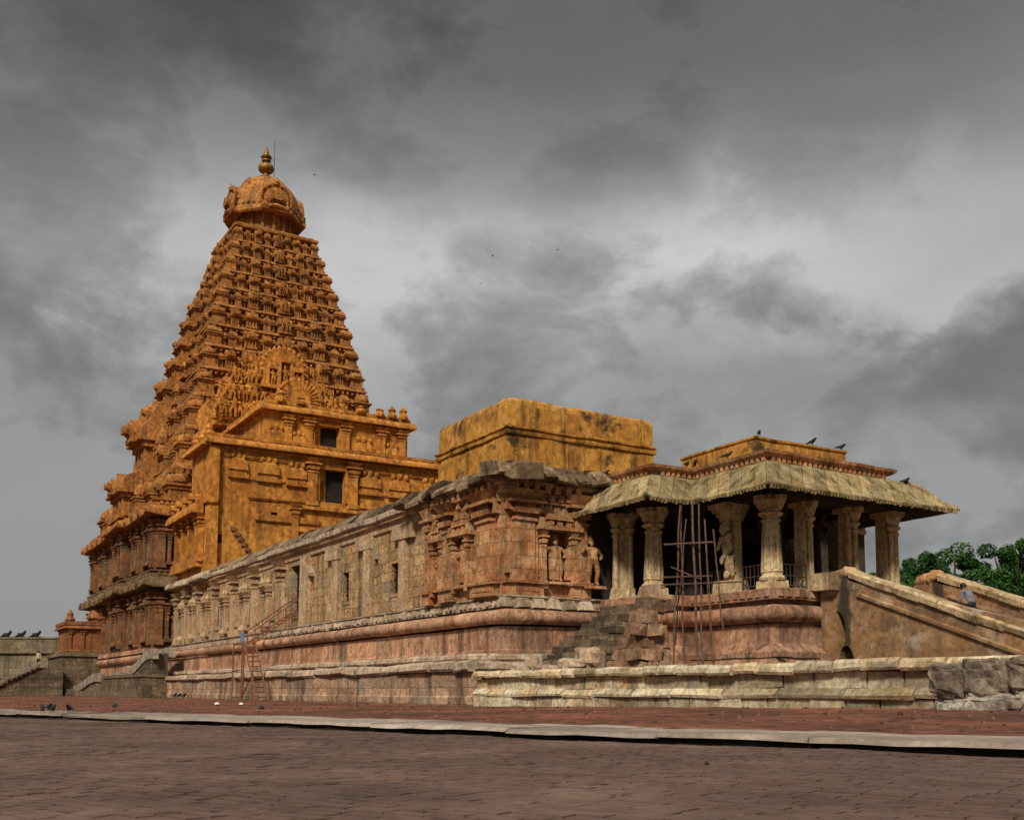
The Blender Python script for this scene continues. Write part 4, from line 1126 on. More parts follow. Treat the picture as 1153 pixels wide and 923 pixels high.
# ================================================================ PORCH
porch = thing('pillared_porch', 'open pillared stone porch under a broad sagging mossy yellow-green eave', 'porch', (-31, 33, 0))
def porch_poly(o=0):
    return [(-36.0, 26.5), (-32.5, 26.5), (-32.5, 28.55), (-27.95, 28.55), (-27.95, 37.6), (-36.0, 37.6)]
PP = porch_poly()
def sub_mold(prof, name, mat, smooth=40, jit=0.04, step=1.3, wob=0.012, **k):
    b = MB(); b.mold(PP[:-1], prof, close=False, step=step, wob=wob, **k)
    return b.build(name, mat, porch, smooth=smooth, jit=jit)
sub_mold([(0.9, 1.0), (0.9, 1.55), (0.75, 1.62), (0.72, 1.72), (0.6, 1.74)], 'plinth', 'plinth')
sub_mold([(0.6, 1.74), (0.62, 1.95), (0.42, 2.15), (0.22, 2.3), (0.2, 2.36), (0.2, 3.05), (0.1, 3.08)], 'plinth', 'plinth')
sub_mold(torus(0.18, 3.1, 3.75, 0.36, 11) + [(0.0, 3.78)], 'torus_moulding', 'plinth', 50, step=0.9)
b = MB(); b.mold(PP[:-1], [(0.0, 3.76), (0.02, 3.92), (0.30, 3.95), (0.32, 4.34), (0.26, 4.38), (-0.5, 4.39)], close=False, step=1.3, wob=0.012)
b.T = FS(28.55)
for k in range(11): b.wbox(-32.2+k*0.42, 0.14, 0.3, 0.36, 4.05, 4.28, 0.03)
for k in range(26): b.wbox(-32.0+k*0.2, 0.07, 0.5, 0.78, 1.76, 1.9)
b.T = FS(26.5)
for k in range(8): b.wbox(-35.6+k*0.42, 0.14, 0.3, 0.36, 4.05, 4.28, 0.03)
b.T = FE(-27.95)
for k in range(5): b.wbox(28.6+k*0.42, 0.14, 0.3, 0.36, 4.05, 4.28, 0.03)
for k in range(10): b.wbox(28.2+k*0.2, 0.07, 0.5, 0.78, 1.76, 1.9)
b.T = None; b.build('floor_frieze', 'plinth', porch, jit=0.03)
b = MB(); b.add([(x, y, 4.36) for x, y in PP], [tuple(range(6))]); b.build('floor', 'inner', porch)

def pillar_round(x, y, z0, z1, w):
    root = MB(); root.box(x-w*0.78, x+w*0.78, y-w*0.78, y+w*0.78, z0, z0+0.34, 0.03)
    root.lathe(x, y, [(w*0.86, z0+0.34), (w*0.92, z0+0.44), (w*0.74, z0+0.54), (w*0.72, z0+0.62), (w*0.8, z0+0.68), (w*0.66, z0+0.76)], 8, R(22.5))
    p = root.build('pillar', 'pillar', porch, jit=0.03)
    sh = MB()
    sh.lathe(x, y, [(w*0.70, z0+0.74), (w*0.56, z0+1.1), (w*0.52, z0+1.8), (w*0.50, z1-1.02)], 16, R(11.25), flute=0.13)
    for i in range(8):
        a = 2*math.pi*i/8; c_, s_ = math.cos(a), math.sin(a)
        sh.tube((x+w*0.60*c_, y+w*0.60*s_, z0+0.74), (x+w*0.46*c_, y+w*0.46*s_, z1-1.02), w*0.13, w*0.10, 6)
    sh.build('shaft', 'pillar', p, smooth=35, jit=0.02)
    cp = MB(); t = z1
    cp.lathe(x, y, [(w*0.54, t-1.05), (w*0.66, t-1.0), (w*0.66, t-0.95), (w*0.5, t-0.92), (w*0.5, t-0.84), (w*0.78, t-0.78), (w*0.84, t-0.70), (w*0.60, t-0.64), (w*0.55, t-0.58)], 16)
    cp.lathe(x, y, [(w*0.55, t-0.60), (w*0.80, t-0.38), (w*0.98, t-0.24), (w*0.98, t-0.16), (w*0.7, t-0.14)], 8, R(22.5))
    for dx, dy in ((1, 0), (-1, 0), (0, 1), (0, -1)):
        for q in range(3):
            r_ = w*(0.45+0.22*q); zz = t-0.56+0.16*q
            cp.box(x+dx*r_-0.17, x+dx*r_+0.17, y+dy*r_-0.17, y+dy*r_+0.17, zz, zz+0.2, -0.03)
    cp.box(x-w*0.62, x+w*0.62, y-w*0.62, y+w*0.62, t-0.2, t)
    cp.build('capital', 'pillar', p, smooth=35, jit=0.03)

def pillar_cluster(x, y, z0, z1, w, dirs, mat='pillar'):
    root = MB(); root.box(x-w*0.55, x+w*0.55, y-w*0.5, y+w*0.5, z0, z1-0.15, 0.02)
    root.box(x-w*0.72, x+w*0.72, y-w*0.72, y+w*0.72, z0, z0+0.5, 0.04)
    p = root.build('pillar', mat, porch, jit=0.05)
    for dx, dy in dirs:
        cx, cy = x+dx*w*0.78, y+dy*w*0.78
        sh = MB()
        sh.box(cx-w*0.28, cx+w*0.28, cy-w*0.28, cy+w*0.28, z0, z0+0.45, 0.02)
        sh.lathe(cx, cy, [(w*0.26, z0+0.45), (w*0.23, z0+0.7), (w*0.20, z1-1.05), (w*0.3, z1-1.0), (w*0.3, z1-0.94), (w*0.2, z1-0.9), (w*0.22, z1-0.82), (w*0.40, z1-0.74), (w*0.42, z1-0.66), (w*0.25, z1-0.6)], 12)
        sh.lathe(cx, cy, [(w*0.25, z1-0.6), (w*0.42, z1-0.4), (w*0.5, z1-0.28), (w*0.5, z1-0.2), (w*0.3, z1-0.15)], 8)
        sh.build('colonnette', mat, p, smooth=40, jit=0.02)
    cp = MB()
    for dx, dy in dirs:
        for q in range(3): cp.box(x+dx*w*(0.5+0.3*q)-w*0.28, x+dx*w*(0.5+0.3*q)+w*0.28, y+dy*w*(0.5+0.3*q)-w*0.28, y+dy*w*(0.5+0.3*q)+w*0.28, z1-0.5+0.13*q, z1-0.28+0.13*q, -0.03)
    cp.box(x-w*0.8, x+w*0.8, y-w*0.8, y+w*0.8, z1-0.2, z1-0.02)
    cp.build('capital', mat, p, jit=0.03)

def pillar_beast(x, y, z0, z1, w):       # pillar carved as a rearing beast with a rider
    root = MB(); root.box(x-w*0.1, x+w*0.55, y-w*0.15, y+w*0.45, z0, z1-0.2, 0.03); root.box(x-w*0.75, x+w*0.8, y-w*0.7, y+w*0.7, z0, z0+0.55, 0.04)
    p = root.build('pillar', 'pillar', porch, jit=0.05)
    J = [(-0.25, 0, 1.35, 0.27), (-0.30, -0.05, 1.9, 0.30), (-0.32, -0.08, 2.4, 0.24), (-0.42, -0.18, 2.72, 0.26), (-0.62, -0.36, 2.66, 0.14),
         (-0.2, -0.1, 0.95, 0.2), (-0.40, -0.25, 0.62, 0.13), (-0.1, 0.1, 0.6, 0.18), (-0.6, -0.3, 2.15, 0.12), (-0.72, -0.42, 1.75, 0.10), (-0.55, -0.1, 1.55, 0.12), (-0.7, -0.3, 1.2, 0.10), (-0.2, 0.0, 3.0, 0.13)]
    E_ = [(0, 1), (1, 2), (2, 3), (3, 4), (0, 5), (5, 6), (0, 7), (2, 8), (8, 9), (1, 10), (10, 11), (3, 12)]
    d = skinned(J, E_, 'beast', 1)
    m_ = MB(); m_.add([(x+0.2+c*0.95, y-0.05+a*0.62, z0+e) for a, c, e in d[0]], d[1]); m_.build('carved_beast', 'pillar', p, smooth=60, jit=0.07, jf=3.0)
    cp = MB()
    for q in range(4): cp.box(x-0.25-0.10*q, x+0.38+0.06*q, y-0.3-0.1*q, y+0.4+0.05*q, z1-0.66+0.16*q, z1-0.48+0.16*q, -0.03)
    cp.build('capital', 'pillar', p, jit=0.03)

pillar_round(-33.15, 27.05, 4.38, 8.02, 0.56)
pillar_round(-28.6, 29.15, 4.38, 8.02, 0.57)
pillar_beast(-30.95, 29.2, 4.38, 8.02, 0.72)
pillar_cluster(-35.1, 26.95, 4.38, 8.02, 0.55, [(0.2, -1), (1, 0.2)])
pillar_cluster(-28.95, 31.3, 4.38, 8.02, 0.50, [(1, -0.1)])
pillar_cluster(-28.95, 33.85, 4.38, 8.02, 0.50, [(1, 0.1)])
pillar_cluster(-28.9, 36.1, 4.38, 8.02, 0.54, [(1, -0.3), (0.9, 0.5)])
pillar_cluster(-31.4, 36.1, 4.38, 8.02, 0.6, [(0.3, 1)])
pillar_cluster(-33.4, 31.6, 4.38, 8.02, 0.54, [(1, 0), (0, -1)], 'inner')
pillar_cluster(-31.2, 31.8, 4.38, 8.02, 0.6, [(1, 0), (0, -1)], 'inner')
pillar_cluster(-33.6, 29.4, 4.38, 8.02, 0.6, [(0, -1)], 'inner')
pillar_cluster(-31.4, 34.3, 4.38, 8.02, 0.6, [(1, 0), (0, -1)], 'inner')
# beams, ceiling, roof
b = MB()
for q in ((-36, -28.2, 28.85, 29.45), (-36, -32.8, 26.7, 27.35), (-29.25, -28.25, 29.45, 36.9), (-33.5, -32.85, 27.35, 28.85), (-36, -29.2, 31.4, 31.95), (-36, -29.2, 34.1, 34.6), (-36, -28.2, 35.8, 36.35)):
    b.box(q[0], q[1], q[2], q[3], 8.0, 8.32)
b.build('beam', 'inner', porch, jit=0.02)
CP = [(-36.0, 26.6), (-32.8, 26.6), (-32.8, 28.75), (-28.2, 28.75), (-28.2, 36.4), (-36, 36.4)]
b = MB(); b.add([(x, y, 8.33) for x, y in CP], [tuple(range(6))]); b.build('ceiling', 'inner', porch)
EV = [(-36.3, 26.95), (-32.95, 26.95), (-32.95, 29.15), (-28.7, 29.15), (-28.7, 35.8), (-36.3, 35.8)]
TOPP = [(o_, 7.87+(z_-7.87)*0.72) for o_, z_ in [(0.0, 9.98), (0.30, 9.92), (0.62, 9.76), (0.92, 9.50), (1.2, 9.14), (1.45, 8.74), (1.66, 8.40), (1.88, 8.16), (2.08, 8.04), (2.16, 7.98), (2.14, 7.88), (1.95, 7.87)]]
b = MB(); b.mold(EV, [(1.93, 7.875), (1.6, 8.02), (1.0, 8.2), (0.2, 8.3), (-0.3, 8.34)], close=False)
b.build('soffit', 'inner', porch)  # eave underside darkened by colour to read as shade
b = MB(); b.mold(EV, TOPP, close=False, step=0.42, wob=0.012, flare=(0.08, 0.5), seed=17)
for i, (x, y) in enumerate(EV[1:5]):                       # ridge slabs on the corners
    if i in (0, 1, 2): continue
    sx, sy = ((1, -1), (0, 0), (1, -1), (1, 1))[i]
    for (o, z), (o2, z2) in zip(TOPP[2:8], TOPP[3:9]):
        b.tube((x+sx*o, y+sy*o, z+0.02), (x+sx*o2, y+sy*o2, z2+0.02+0.05*(o2 > 1.9)), 0.10, 0.10, 6)
rr = random.Random(8)
for (x0, y0), (x1, y1), nx, ny in (((-36.2, 26.95), (-30.9, 26.95), 0, -1), ((-32.95, 25), (-32.95, 27.0), 1, 0), ((-30.8, 29.15), (-26.7, 29.15), 0, -1), ((-28.7, 27.1), (-28.7, 37.8), 1, 0)):
    L = math.hypot(x1-x0, y1-y0); k_ = int(L/0.17)
    for k in range(k_):
        t = (k+0.5)/k_; x, y = x0+(x1-x0)*t+nx*2.1, y0+(y1-y0)*t+ny*2.1
        b.box(x-0.04, x+0.04, y-0.04, y+0.04, 7.82+rr.uniform(-0.03, 0.03), 7.95, -0.008)
b.build('eave', 'eave', porch, smooth=35, jit=0.018, jf=2.2)
FR = [(-0.5, 9.95), (0.10, 9.97), (0.12, 10.12), (0.26, 10.16), (0.42, 10.28), (0.46, 10.40), (-0.5, 10.44)]
b = MB(); b.mold([(x, y) for x, y in EV], FR, close=False, step=1.0, wob=0.015)
b.T = FS(29.15)
for k in range(15): b.wbox(-32.7+k*0.29, 0.08, 0.1, 0.30, 9.99, 10.22)
b.T = FS(26.95)
for k in range(11): b.wbox(-36+k*0.29, 0.08, 0.1, 0.30, 9.99, 10.22)
b.T = FE(-28.7)
for k in range(23): b.wbox(29.2+k*0.29, 0.08, 0.1, 0.30, 9.99, 10.22)
b.T = FE(-32.95)
for k in range(7): b.wbox(27.2+k*0.29, 0.08, 0.1, 0.30, 9.99, 10.22)
b.T = None; b.v = [(x_, y_, z_-0.62) for x_, y_, z_ in b.v]; b.build('roof_frieze', 'bay', porch, jit=0.03)
b = MB(); b.add([(x, y, 9.78) for x, y in EV], [tuple(range(6))]); b.build('roof', 'dark', porch)
b = MB(); b.mold(rect(-35, -30.4, 30.3, 35.6), [(0, 9.7), (0, 10.78), (0.06, 10.83), (0.06, 10.91), (-0.1, 10.95), (-1.5, 10.97)], step=1.0); b.poly(rect(-34, -31, 31, 35), 10.96)
b.build('roof_block', 'box', porch, jit=0.06, label='low ochre plaster block on the porch roof')

# ================================================================ TERRACE
ter = thing('stone_terrace', 'low terrace wall of buff granite courses in front of the porch', 'terrace wall', (-20, 19.2, 0))
b = MB(); b.box(-34.0, 3.0, 19.42, 40, -0.2, 1.16)
b.build('core', 'darkstep', ter, jit=0.02)
TS = FS(19.2); TWs = FW(-34.2)
for prof, lm, mat, sd, jt in (([(-0.5, 1.0), (0.06, 0.98), (0.10, 1.05), (0.08, 1.17), (0.0, 1.24), (-0.5, 1.25)], (0.6, 1.5), 'terrace', 41, 0.03),
                        ([(-0.5, 0.60), (-0.12, 0.60), (-0.12, 0.985), (-0.5, 0.985)], (0.8, 1.7), 'terrace', 42, 0.02),
                        ([(-0.5, 0.36), (0.06, 0.36), (0.08, 0.44), (-0.06, 0.61), (-0.5, 0.61)], (1.1, 2.2), 'terrace', 43, 0.02),
                        ([(-0.5, -0.2), (0.0, -0.2), (0.0, 0.355), (-0.5, 0.355)], (0.7, 1.5), 'terrace', 44, 0.025)):
    b = MB(); b.T = TS; b.blocks(-34.2, 3, prof, *lm, jit=jt*1.4, gap=0.028, seed=sd, wear=0.02)
    b.T = FW(-34.2); b.blocks(-40, -19.6, prof, *lm, jit=jt, gap=0.014, seed=sd+9)
    b.build('course', mat, ter, jit=0.045, jf=2.2)

# ================================================================ PORCH STAIRCASE
st = thing('porch_staircase', 'brown plastered staircase with two stone-capped parapets descending from the porch', 'staircase', (-22, 33, 0))
SX0, SX1, SZ0, SZ1 = -27.55, -13.2, 4.36, 1.2
def slope_z(x, top): return top + (x+26.4)*(-0.375)
def parapet(y0, y1, top, xs, xe, name):
    b = MB()
    prof = [(SX0+0.05, 1.0), (xe, 1.0)] + [(xe, max(1.0, slope_z(xe, top)-0.42))] + [(xs, slope_z(xs, top)-0.42), (xs, top-0.40), (SX0+0.05, top-0.44)]
    vs = [(x, y0, z) for x, z in prof] + [(x, y1, z) for x, z in prof]
    k = len(prof)
    b.add(vs, [(i, (i+1) % k, k+(i+1) % k, k+i) for i in range(k)] + [tuple(range(k))[::-1], tuple(range(k, 2*k))])
    p = b.build(name, 'plaster', st)
    c = MB(); r = random.Random(int(y0*7)); x = xs
    while x < xe-0.2:
        L = r.uniform(0.62, 0.95); x2 = min(x+L, xe)
        dn = r.uniform(-0.04, 0.05); dz = r.uniform(-0.03, 0.02)
        za, zb = slope_z(x+0.012, top)+dz, slope_z(x2-0.012, top)+dz
        th = r.uniform(0.24, 0.36)
        vs = []
        for xx, zz in ((x+0.012, za), (x2-0.012, zb)):
            vs += [(xx, y0-0.10-dn, zz-th), (xx, y0-0.14-dn, zz-0.08), (xx, y0-0.04, zz), (xx, y1+0.08, zz), (xx, y1+0.12, zz-th)]
        c.add(vs, [(i, (i+1) % 5, 5+(i+1) % 5, 5+i) for i in range(5)] + [(4, 3, 2, 1, 0), (5, 6, 7, 8, 9)])
        x = x2
    c.build('coping', 'coping', p, jit=0.04, jf=2.5)
    m_ = MB()
    vs = []
    for xx in (xs+0.4, xe):
        zz = slope_z(xx, top)-0.78
        vs += [(xx, y0-0.10, zz-0.09), (xx, y0-0.10, zz), (xx, y0+0.05, zz+0.06), (xx, y0+0.05, zz-0.12)]
    m_.add(vs, [(i, (i+1) % 4, 4+(i+1) % 4, 4+i) for i in range(4)] + [(3, 2, 1, 0), (4, 5, 6, 7)])
    m_.build('moulding', 'plaster', p, jit=0.05, jf=2.0)
    return p
pa = parapet(30.55, 31.05, 5.12, -26.1, SX1, 'parapet')
pb = parapet(36.0, 36.5, 5.25, -26.3, SX1, 'parapet')
b = MB()
n_ = 14
for k in range(n_):
    x0 = -27.0+0.6*k; z = SZ0-0.225*(k+1)
    b.box(x0, x0+0.596, 31.05, 36.0, 1.1, z)
b.box(SX0, -27.004, 31.05, 36.0, 1.1, 4.36)
b.build('steps', 'coping', st, jit=0.02)
def lion(x, y, z, s, parent, mat, label):
    J = [(0.0, 0, 0.25, 0.30), (0.32, 0, 0.30, 0.32), (0.62, 0, 0.42, 0.30), (0.80, -0.02, 0.50, 0.20), (0.98, -0.02, 0.34, 0.13), (1.05, 0, 0.08, 0.09), (0.60, -0.28, 0.42, 0.16), (0.60, 0.28, 0.42, 0.16), (-0.30, 0, 0.2, 0.24), (0.35, -0.2, 0.0, 0.14), (0.35, 0.2, 0.0, 0.14)]
    E_ = [(0, 1), (1, 2), (2, 3), (3, 4), (4, 5), (2, 6), (2, 7), (0, 8), (1, 9), (1, 10)]
    d = skinned(J, E_, 'head', 1)
    b = MB(); b.add([(x+a*s, y+c*s, z+e*s) for a, c, e in d[0]], d[1])
    return b.build('carved_elephant_head', mat, parent, smooth=60, jit=0.06, jf=3.0, label=label)
lion(-26.75, 30.75, 4.62, 0.8, pa, 'coping', 'worn buff carved head at the top of the near parapet')
lion(-27.1, 36.2, 4.75, 0.95, pb, 'bay', 'reddish carved head at the top of the far parapet')
def fixn(me):
    bm = bmesh.new(); bm.from_mesh(me); bmesh.ops.remove_doubles(bm, verts=bm.verts, dist=1e-5); bmesh.ops.recalc_face_normals(bm, faces=bm.faces); bm.to_mesh(me); bm.free()
def carve(o, outline, y0, y1):
    b = MB(); b.T = lambda u, n, z: (u, n, z)
    k = len(outline)
    b.add([(u, y0, z) for u, z in outline]+[(u, y1, z) for u, z in outline], [(i, (i+1) % k, k+(i+1) % k, k+i) for i in range(k)]+[tuple(range(k))[::-1], tuple(range(k, 2*k))])
    c = b.build('cutter', 'darkstep'); fixn(c.data); fixn(o.data)
    m = o.modifiers.new('cut', 'BOOLEAN'); m.object = c; m.operation = 'DIFFERENCE'; m.solver = 'EXACT'
    dg = bpy.context.evaluated_depsgraph_get(); dg.update()
    me = bpy.data.meshes.new_from_object(o.evaluated_get(dg)); o.modifiers.clear(); o.data = me
    cm = c.data; bpy.data.objects.remove(c); bpy.data.meshes.remove(cm)
carve(pa, arcpts(-26.35, 1.25, 0.40, 0, math.pi, 14, 0.95) + [(-26.75, 0.9), (-25.95, 0.9)], 30.4, 30.98)
carve(pa, arcpts(-26.75, 2.75, 0.42, -math.pi/2, math.pi/2, 14, 0.75), 30.4, 30.95)
b = MB(); b.T = FS(30.3)
b.box(-27.75, -26.55, -0.25, 0.1, 4.3, 4.95); b.build('landing_pier', 'coping', st, jit=0.06)

# ruined side steps between the hall corner and the porch
rs_ = thing('ruined_side_steps', 'worn dark steps and fallen blocks rising between hall corner and porch', 'steps', (-34, 23, 0))
b = MB(); rr = random.Random(2)
n_ = 12
for k in range(n_):
    y0 = 22.3+k*0.36; z = 1.25+(k+1)*0.255
    x = -35.25
    while x < -32.7:
        L = rr.uniform(0.3, 0.75)
        b.box(x+0.01, min(x+L, -32.6)-0.01, y0+rr.uniform(-0.05, 0.05), 27.0, z-0.27, z+rr.uniform(-0.05, 0.03), 0.01)
        x += L
b.build('steps', 'darkstep', rs_, jit=0.06, jf=2.0)
FALL = ((-35.2, 22.3, 1.2, 0.9, 0.75, 'reddish fallen boulder leaning on the hall corner beside the ruined steps'), (-34.9, 21.6, 1.2, 0.8, 0.45, 'low flat fallen stone at the left foot of the ruined steps'), (-32.4, 22.4, 1.2, 0.9, 0.55, 'pale rounded fallen stone on the terrace right of the ruined steps'),
        (-32.3, 23.2, 1.2, 1.0, 0.95, 'big rounded fallen stone against the broken wing wall'), (-33.0, 21.7, 1.2, 0.8, 0.3, 'small flat fallen stone in front of the ruined steps'))
for x, y, z, w_, h_, lb in FALL:
    b = MB()
    N1, N2 = 8, 12; vs = []
    for i in range(N1+1):
        th = math.pi*i/N1
        for j in range(N2):
            ph = 2*math.pi*j/N2
            p = Vector((math.sin(th)*math.cos(ph), math.sin(th)*math.sin(ph), math.cos(th)))
            p = Vector([math.copysign(abs(q)**0.6, q) for q in p])
            r_ = 1+0.25*noise.noise(p*1.5+Vector((x, y, z)))
            vs.append((x+p.x*w_*0.6*r_, y+p.y*w_*0.5*r_, z+h_*0.45+p.z*h_*0.55*r_))
    b.add(vs, [(i*N2+j, i*N2+(j+1) % N2, (i+1)*N2+(j+1) % N2, (i+1)*N2+j) for i in range(N1) for j in range(N2)])
    tag(b.build('fallen_stone', 'ledge', jit=0.08, jf=3), lb, 'stone', 'fallen stones by the ruined steps')
b = MB()
for k in range(6):
    z = 1.2+k*0.50; t = k*0.30
    y = 24.2+t
    while y < 26.6:
        L = rr.uniform(0.5, 0.9)
        b.box(-32.75, -31.7+rr.uniform(-0.3, 0.2)-0.05*k, y+0.01, y+L-0.01, z, z+0.49+rr.uniform(-0.03, 0.0), 0.02)
        y += L
b.box(-33.0, -32.0, 25.9, 26.7, 4.15, 4.75, 0.12)
b.build('broken_wing_wall', 'worn', rs_, jit=0.14, jf=1.6)

# ruined masonry stump at the right
rw = thing('ruined_wall_stump', 'dark broken rubble masonry stump with white mortar before the terrace wall', 'ruined wall', (-12, 18.7, 0))
def boulder(x, y, z, a_, c_, e_, N1=18, N2=28, sh=0.5):
    vs = []
    for i in range(N1+1):
        th = math.pi*i/N1
        for j in range(N2):
            ph = 2*math.pi*j/N2
            p = Vector((math.sin(th)*math.cos(ph), math.sin(th)*math.sin(ph), math.cos(th)))
            p = Vector([math.copysign(abs(q)**sh, q) for q in p])
            o_ = Vector((x, y, z))
            r_ = 1+0.22*noise.noise(p*1.3+o_)+0.14*noise.noise(p*3.1+o_)-0.10*abs(noise.noise(p*5.5+o_))+0.05*noise.noise(p*11+o_)
            vs.append((x+p.x*a_*r_, y+p.y*c_*r_, z+p.z*e_*r_))
    return vs, [(i*N2+j, i*N2+(j+1) % N2, (i+1)*N2+(j+1) % N2, (i+1)*N2+j) for i in range(N1) for j in range(N2)]
for q in ((-13.25, 18.55, 0.74, 0.42, 0.42, 0.36), (-12.45, 18.6, 0.78, 0.52, 0.45, 0.40), (-11.6, 18.65, 0.85, 0.40, 0.45, 0.36), (-10.7, 18.6, 0.65, 0.7, 0.5, 0.5)):
    b = MB(); b.add(*boulder(*q)); b.build('boulder', 'rubble', rw, jit=0.03, jf=5)
for q in ((-13.0, 18.6, 0.22, 0.55, 0.42, 0.24), (-12.2, 18.5, 0.22, 0.75, 0.48, 0.28), (-11.2, 18.6, 0.25, 0.7, 0.5, 0.34), (-12.2, 18.75, 0.5, 0.9, 0.35, 0.45)):
    b = MB(); b.add(*boulder(*q)); b.build('mortar_base', 'mortar', rw, jit=0.03, jf=6)

# ================================================================ TOWER SIDE STAIR, SHRINE, CLOISTER
vs_ = thing('side_staircase', 'dark stone side staircase with two curling grey balustrades below the tower', 'staircase', (-98, 18.5, 0))
b = MB(); b.T = FS(17.7)
b.box(-100.2, -84.0, -1.9, 0, -0.2, 1.6); b.box(-100.4, -83.9, -1.9, 0.12, 1.6, 1.85); b.box(-119.5, -84.0, -1.9, 0.25, -0.2, 0.55)
b.build('landing', 'darkstep', vs_, jit=0.05)
def balustrade(x0, z0, x1, z1, Y, th):
    b = MB(); b.T = FS(Y)
    n_ = 20; top = []; bot = []
    for i in range(n_+1):
        t = i/n_; x = x0+(x1-x0)*t
        s_ = 0.5-0.5*math.cos(math.pi*min(1, max(0, (t-0.12)/0.6)))
        z = z0+(z1-z0)*(0.75*s_+0.25*t)+0.12*math.sin(t*9)
        top.append((x, z)); bot.append((x+0.12, z-0.62-0.2*t))
    for i in range(n_):
        b.slab([bot[i], bot[i+1], top[i+1], top[i]], -th, 0)
    b.lathe(0, 0, [(0.01, 0), (0.01, 0.01)], 3) if False else None
    for q, rr_ in ((0, 0.62), (0, 0.40), (0, 0.2)):
        b.slab(arcpts(x0+0.1, z0-0.30, rr_, 0, 2*math.pi, 16)[:-1], -th, 0.04+0.05*(0.62-rr_)*3)
    return b.build('balustrade', 'volute', vs_, jit=0.03)
balustrade(-119.0, 0.85, -101.5, 2.1, 17.6, 0.5); balustrade(-119.0, 0.95, -101.5, 2.2, 19.3, 0.5)
balustrade(-93.5, 2.35, -83.6, 3.75, 18.3, 0.45); balustrade(-95.0, 2.45, -85.0, 3.95, 19.9, 0.45)
b = MB()
for k in range(5): b.box(-121+k*3.6, -101, 17.75, 19.2, -0.1, 0.5+0.28*(k+1))
for k in range(7): b.box(-93+k*1.2, -84.1, 18.4, 19.6, 1.7, 1.9+0.22*(k+1))
b.build('steps', 'darkstep', vs_, jit=0.03)

pf = thing('shrine_platform', 'high dark stone platform under the small orange shrine at the left', 'platform', (-122, 20, 0))
b = MB(); b.box(-128.5, -117.6, 16.6, 23.5, -0.2, 4.3); b.build('core', 'darkstep', pf, jit=0.05)
b = MB(); b.mold(rect(-128.5, -117.6, 16.6, 23.5), [(0.0, 4.1), (0.2, 4.15), (0.22, 4.5), (-1, 4.52)]); b.poly(rect(-128, -118, 17, 23), 4.51); b.build('edge_course', 'cloister', pf, jit=0.03)
b = MB()
for k in range(5): b.box(-117.6+k*0.5, -117.6+(k+1)*0.5, 16.7, 18.9, -0.2, 1.9-k*0.4)
b.build('steps', 'darkstep', pf)
sh = thing('small_shrine', 'small square orange stone shrine with a rounded roof left of the tower', 'shrine', (-123, 19.7, 4.5))
R1 = rect(-126.4, -120.2, 17.3, 22.4)
b = MB(); b.mold(R1, [(0.3, 4.5), (0.3, 4.8), (0.12, 4.9), (0, 4.95), (0, 7.1), (0.1, 7.15)]); b.build('wall', 'shrine', sh, jit=0.04)
b = MB(); b.mold(R1, [(0.1, 7.1)]+kap(0.4, 7.2, 7.55)+[(0.3, 7.6), (0.3, 7.95), (-2, 8.0)]); b.poly(rect(-126, -120.6, 17.7, 22), 8.0); b.build('cornice', 'shrine', sh, jit=0.04)
b = MB(); b.lathe(-122.2, 21.3, [(1.5, 7.9), (1.5, 8.3), (1.8, 8.45), (1.7, 8.9), (1.3, 9.4), (0.6, 9.8), (0.3, 9.9), (0.3, 10.05), (0.05, 10.3)], 12)
b.build('dome', 'shrine', sh, smooth=35, jit=0.06)
for u in (17.6, 18.9, 20.6, 22.1):
    b = MB(); b.T = FE(-120.2); pilaster(b, u, 4.9, 7.15, 0.35, -0.02, 0.15); b.build('pilaster', 'shrine', sh)
b = MB(); b.lathe(-121.2, 17.7, [(0.4, 7.9), (0.55, 8.2), (0.3, 8.6), (0.35, 8.8), (0.05, 9.3)], 8); b.build('corner_ornament', 'shrine', sh)

ss = thing('platform_stairs', 'plain flight of dark stone steps with sloping handrail wall at far left', 'stairs', (-115, 11, 0))
b = MB(); b.T = FE(-115.2)
b.extr([(-2.6, -0.2), (0, -0.2), (0, 0.01), (-2.6, 0.01)], 6, 16.4)
n_ = 13
for k in range(n_):
    y0 = 8.8+k*0.42
    b.box(y0, 16.4, -2.6, 0, 0.0+0.22*k, 0.22*(k+1))
b.build('steps', 'darkstep', ss, jit=0.02)
b = MB(); b.T = FE(-115.15)
b.add([(8.4, 0, 0.35), (14.6, 0, 3.75), (14.6, 0, 3.45), (8.4, 0, 0.05), (8.4, 0.35, 0.35), (14.6, 0.35, 3.75), (14.6, 0.35, 3.45), (8.4, 0.35, 0.05)], [(0, 1, 2, 3), (7, 6, 5, 4), (0, 4, 5, 1), (2, 6, 7, 3), (1, 5, 6, 2), (0, 3, 7, 4)])
b.build('handrail', 'volute', ss, jit=0.02)

cw = thing('cloister_wall', 'long grey stone enclosure wall with a pale coping at the far left', 'wall', (-140, 10, 0))
cdir = Vector((0.521, 0.8536, 0)); cn = Vector((0.8536, -0.521, 0)); c0 = Vector((-141.5, 8.5, 0))
def FC(u, n, z): q = c0+cdir*u+cn*n; return (q.x, q.y, z)
b = MB(); b.T = FC; b.box(-70, 24, -3, 0, -0.3, 5.0); b.build('wall', 'cloister', cw, jit=0.04)
b = MB(); b.T = FC; b.box(-70, 24, -3.1, 0.35, 5.0, 5.25); b.box(-70, 24, -3, 0.12, 5.25, 6.75); b.box(-70, 24, -3.1, 0.25, 6.75, 6.95); b.build('coping', 'cloister', cw, jit=0.04)
b = MB(); b.T = FC; b.box(-70, 24, 0, 3.5, -0.3, 1.9); b.box(-70, 24, 0, 3.7, 1.9, 2.1); b.build('verandah', 'darkstep', cw, jit=0.04)
